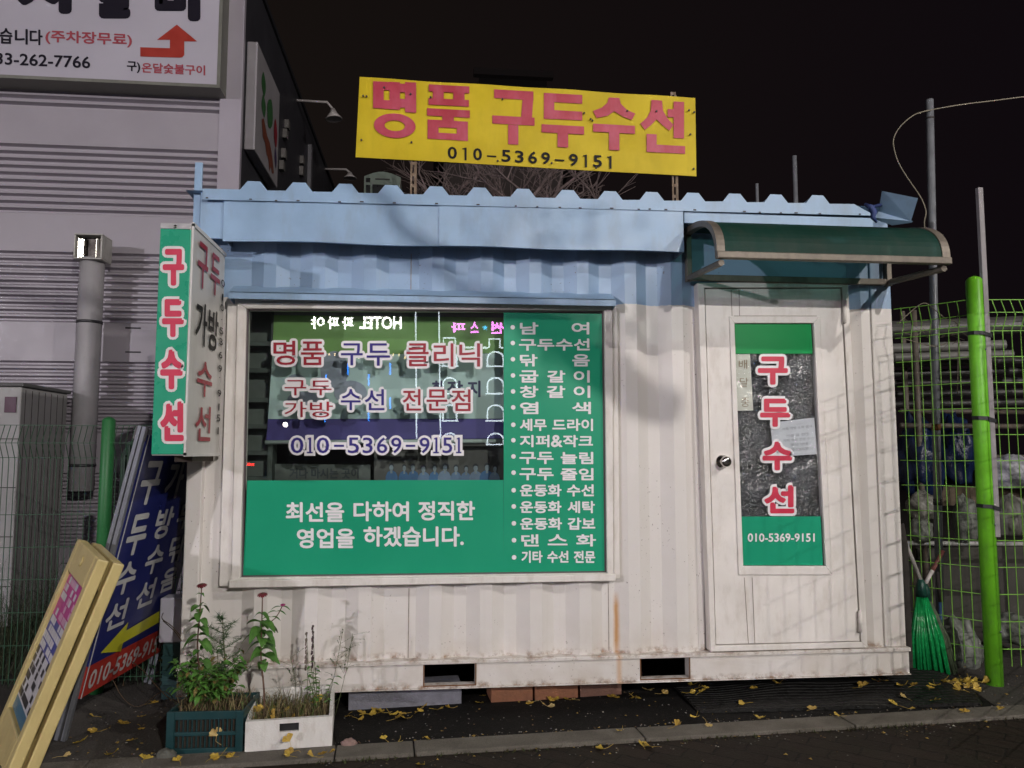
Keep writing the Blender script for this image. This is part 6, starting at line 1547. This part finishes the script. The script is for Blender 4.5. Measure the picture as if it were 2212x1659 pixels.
m = MB(); a, b_ = P(1035, 168, 34), P(1182, 420, 34); m.box((a.x, 34, 0), (b_.x, 46, a.z)); m.build('wall', mat('night_block', (0.02, 0.017, 0.018), 0.9), b2)
m = MB(); m.box((a.x-.3, 33.6, a.z+.001), (b_.x+.3, 34.0, a.z+.35)); m.build('roof_rail', mat('night_rail', (0.05, 0.04, 0.04), 0.8), b2)
t = thing('bare_tree', 'bare winter tree with thin branches behind the roof under the yellow sign', 'tree', tuple(V((P(1110, 400, 5.5).x, 5.5, 0)))); m = MB(); mt = MB(); base = V((P(1105, 400, 5.5).x, 5.5, 0))
def branch(p, d, L, r, lv):
    pts = [p]; 
    for k in range(3): d = (d+V((random.gauss(0, .16), random.gauss(0, .16), random.gauss(0, .10)))).normalized(); pts.append(pts[-1]+d*L/3)
    m.tube(pts, [r*(1-.45*k/3) for k in range(4)], 5)
    if lv:
        for k in range(5 if lv > 1 else 6):
            f = random.choice((1, 2, 3)); a = random.uniform(0, 6.28); nd = (d*.75+V((math.cos(a), math.sin(a), .25))*.75).normalized(); branch(pts[f], nd, L*random.uniform(.5, .75), r*.5, lv-1)
mt.tube([base, base+V((0, 0, 2.2)), base+V((.05, 0, 3.7))], [.13, .10, .07], 8); mt.build('trunk', mat('bark_dark', (0.06, 0.045, 0.04), 0.9, 0.3, 20), t, True)
for k in range(7): a = k*.9; branch(base+V((.03, 0, 3.0+.1*k)), V((math.cos(a)*.8, math.sin(a)*.5, .75)).normalized(), 1.15, .035, 3)
m.build('branches', mat('twig_brown', (0.20, 0.15, 0.145), 0.9, 0.3, 20), t)

# ------------------------------------------------------------------ across the road: what the shop window reflects
YR = 17.0
hb = thing('hotel_building', 'dark hotel block across the road outlined with light strings, seen mirrored in the shop window', 'building', (2, -YR-.3, 0))
m = MB(); m.box((-12, -YR-8, 0), (14, -YR-.12, 13)); m.build('wall', mat('hotel_wall', (0.018, 0.018, 0.021), 0.8), hb)
def mq4(x0, y0, x1, y1, d=0): return (mir(P(x1, y0, YR-d)), mir(P(x0, y0, YR-d)), mir(P(x0, y1, YR-d)), mir(P(x1, y1, YR-d)))
EW = emis('neon_white', (1, .96, .95), 34); EP = emis('neon_pink', (1, .25, .95), 30); EB = emis('neon_blue', (.01, .22, 1), 34); EC = emis('neon_cyan', (.05, .55, 1), 22); EL = emis('led_string', (.80, .92, 1), 15); EY = emis('warm_bulb', (1, .72, .35), 18); ERD = emis('tail_red', (1, .03, .02), 26)
m = MB()
for s, x0_, x1_ in (('HOTEL', 776, 868), ('파', 739, 764.5), ('파', 707, 733), ('야', 672, 701)): text(m, s, mq4(x0_, 683, x1_, 711), .035)
m.build('hotel_lettering', EW, hb)
m = MB()
for s, x0_, x1_, y0_, y1_ in (('파', 974, 1006, 696, 718), ('스', 1016, 1034, 694, 719), ('썬', 1061, 1089, 695, 721)): text(m, s, mq4(x0_, y0_, x1_, y1_), .04)
m.build('pink_lettering', EP, hb)
m = MB(); c_ = mir(P(1048, 708, YR)); m.poly([c_+V((math.sin(k*math.pi/5)*(.085 if k % 2 == 0 else .036), 0, math.cos(k*math.pi/5)*(.085 if k % 2 == 0 else .036))) for k in range(10)]); m.build('star', EC, hb)
m = MB()
def rope(pts, r=.028): m.tube([mir(P(x, y, YR)) for x, y in pts], r, 4)
rope([(897.8, 671), (899.9, 948)]); rope([(948, 672), (951.6, 948)])
def archw(x0_, x1_, y0_, y1_, foot=4):
    w = (x1_-x0_)/2; pts = [(x0_, y1_)]+[((x0_+x1_)/2-w*math.cos(k*math.pi/10), y0_+w*.85-w*.85*math.sin(k*math.pi/10)) for k in range(11)]+[(x1_, y1_)]
    rope(pts); rope([(x0_-foot, y1_), (x1_+foot, y1_)])
for x0_, x1_ in ((957, 986.5), (1053, 1088)):
    for y0_, y1_ in ((760, 791), (816, 850.5), (875, 909), (936, 960)): archw(x0_, x1_, y0_, y1_)
rope([(958, 745), (958, 730), (983, 730), (983, 745), (990, 750), (1052, 751), (1057, 750), (1057, 732), (1080, 732), (1080, 750), (1087, 752)])
m.build('light_string', EL, hb)
m = MB()
for x, y0_, y1_ in ((751.5, 784, 810), (704, 808, 818), (796.5, 808, 833), (843, 784, 810), (796, 883, 910), (702, 905, 912), (843, 858.5, 883)): rope([(x, y0_), (x, y1_)], .024)
m.build('blue_light_tube', EB, hb)
m = MB()
for x, y in ((711, 763), (723, 763), (736, 764), (763, 762), (806, 763), (849.5, 764), (861.5, 764), (874.5, 770), (775, 770)): rope([(x, y), (x+.3, y+5)], .03)
m.build('porch_bulb', EY, hb)
m = MB(); c_ = mir(P(616, 917, 9)); lathe(m, c_, (0, 1, -.3), [(0, .045), (.02, .04), (.03, .01)], 10); m.build('lens', emis('far_lamp', (1, .95, .85), 40), hb, True)
m = MB(); c_ = mir(P(541, 1003, 12)); m.box(c_-V((.07, .02, .03)), c_+V((.07, .02, .03))); tl_ = m.build('tail_light', ERD, hb)

# street tree at the roadside: throws dappled shade on the front
t = thing('street_tree', 'roadside ginkgo with thin yellow crown at the kerb before the shop, out of view', 'tree', (-3.4, -5.6, 0)); m = MB(); mt = MB()
CL = V((4.0, -12.6, 5.42))                       # the lamp across the road whose light passes through this crown
def shade(x, z, y=-5.0):                         # where a limb must be for its shade to reach the wall at x, z
    w = V((x, 0, z)); return w+(CL-w)*(-y/-CL.y)
mt.tube([(-3.4, -5.6, 0), (-3.4, -5.6, 2.0), (-3.38, -5.6, 4.0), (-3.4, -5.6, 5.3), (-3.35, -5.6, 7.0)], [.14, .12, .10, .08, .03], 10)
lr2 = [.06, .04, .024, .024, .03, .062, .075, .075, .05]; lp2 = smooth_pts([V((-3.4, -5.6, 5.2)), V((-1.2, -5.3, 4.6)), shade(-.8, 2.85), shade(-.2, 2.45), shade(.25, 2.2), shade(.6, 2.02), shade(.9, 1.80), shade(1.15, 1.64), shade(1.36, 1.57)], 4)
mt.tube(lp2, [lerp(lr2[min(7, k//4)], lr2[min(8, k//4+1)], (k % 4)/4) if k < 32 else .05 for k in range(len(lp2))], 8)
for k in range(14):
    a = shade(random.uniform(.45, 1.3), random.uniform(1.6, 2.0)); e = a+V((random.uniform(-.35, .2), random.uniform(-.2, .2), random.uniform(.1, .5))); mt.tube([a, a.lerp(e, .5)+V((.02, 0, .03)), e], [.008, .006, .003], 5)
mt.build('trunk', mat('bark', (0.09, 0.07, 0.055), 0.9, 0.3, 15), t, True)
for cx, cz, sx, sz, n_ in ((.85, 1.97, .22, .10, 26), (.7, 2.52, .4, .10, 44), (.25, 2.08, .16, .05, 10)):
    for k in range(n_):
        p = shade(random.gauss(cx, sx), random.gauss(cz, sz), random.uniform(-5.5, -4.7)); a = random.uniform(0, 6.28)
        blade(m, p, (math.cos(a), math.sin(a), random.uniform(-.8, .4)), random.uniform(.04, .07) if cz < 2.2 else random.uniform(.025, .05), random.uniform(.04, .06) if cz < 2.2 else .035, .4, 2)
m.build('crown', YEL, t)

bpy.data.objects.remove(_to); bpy.data.curves.remove(_cu)
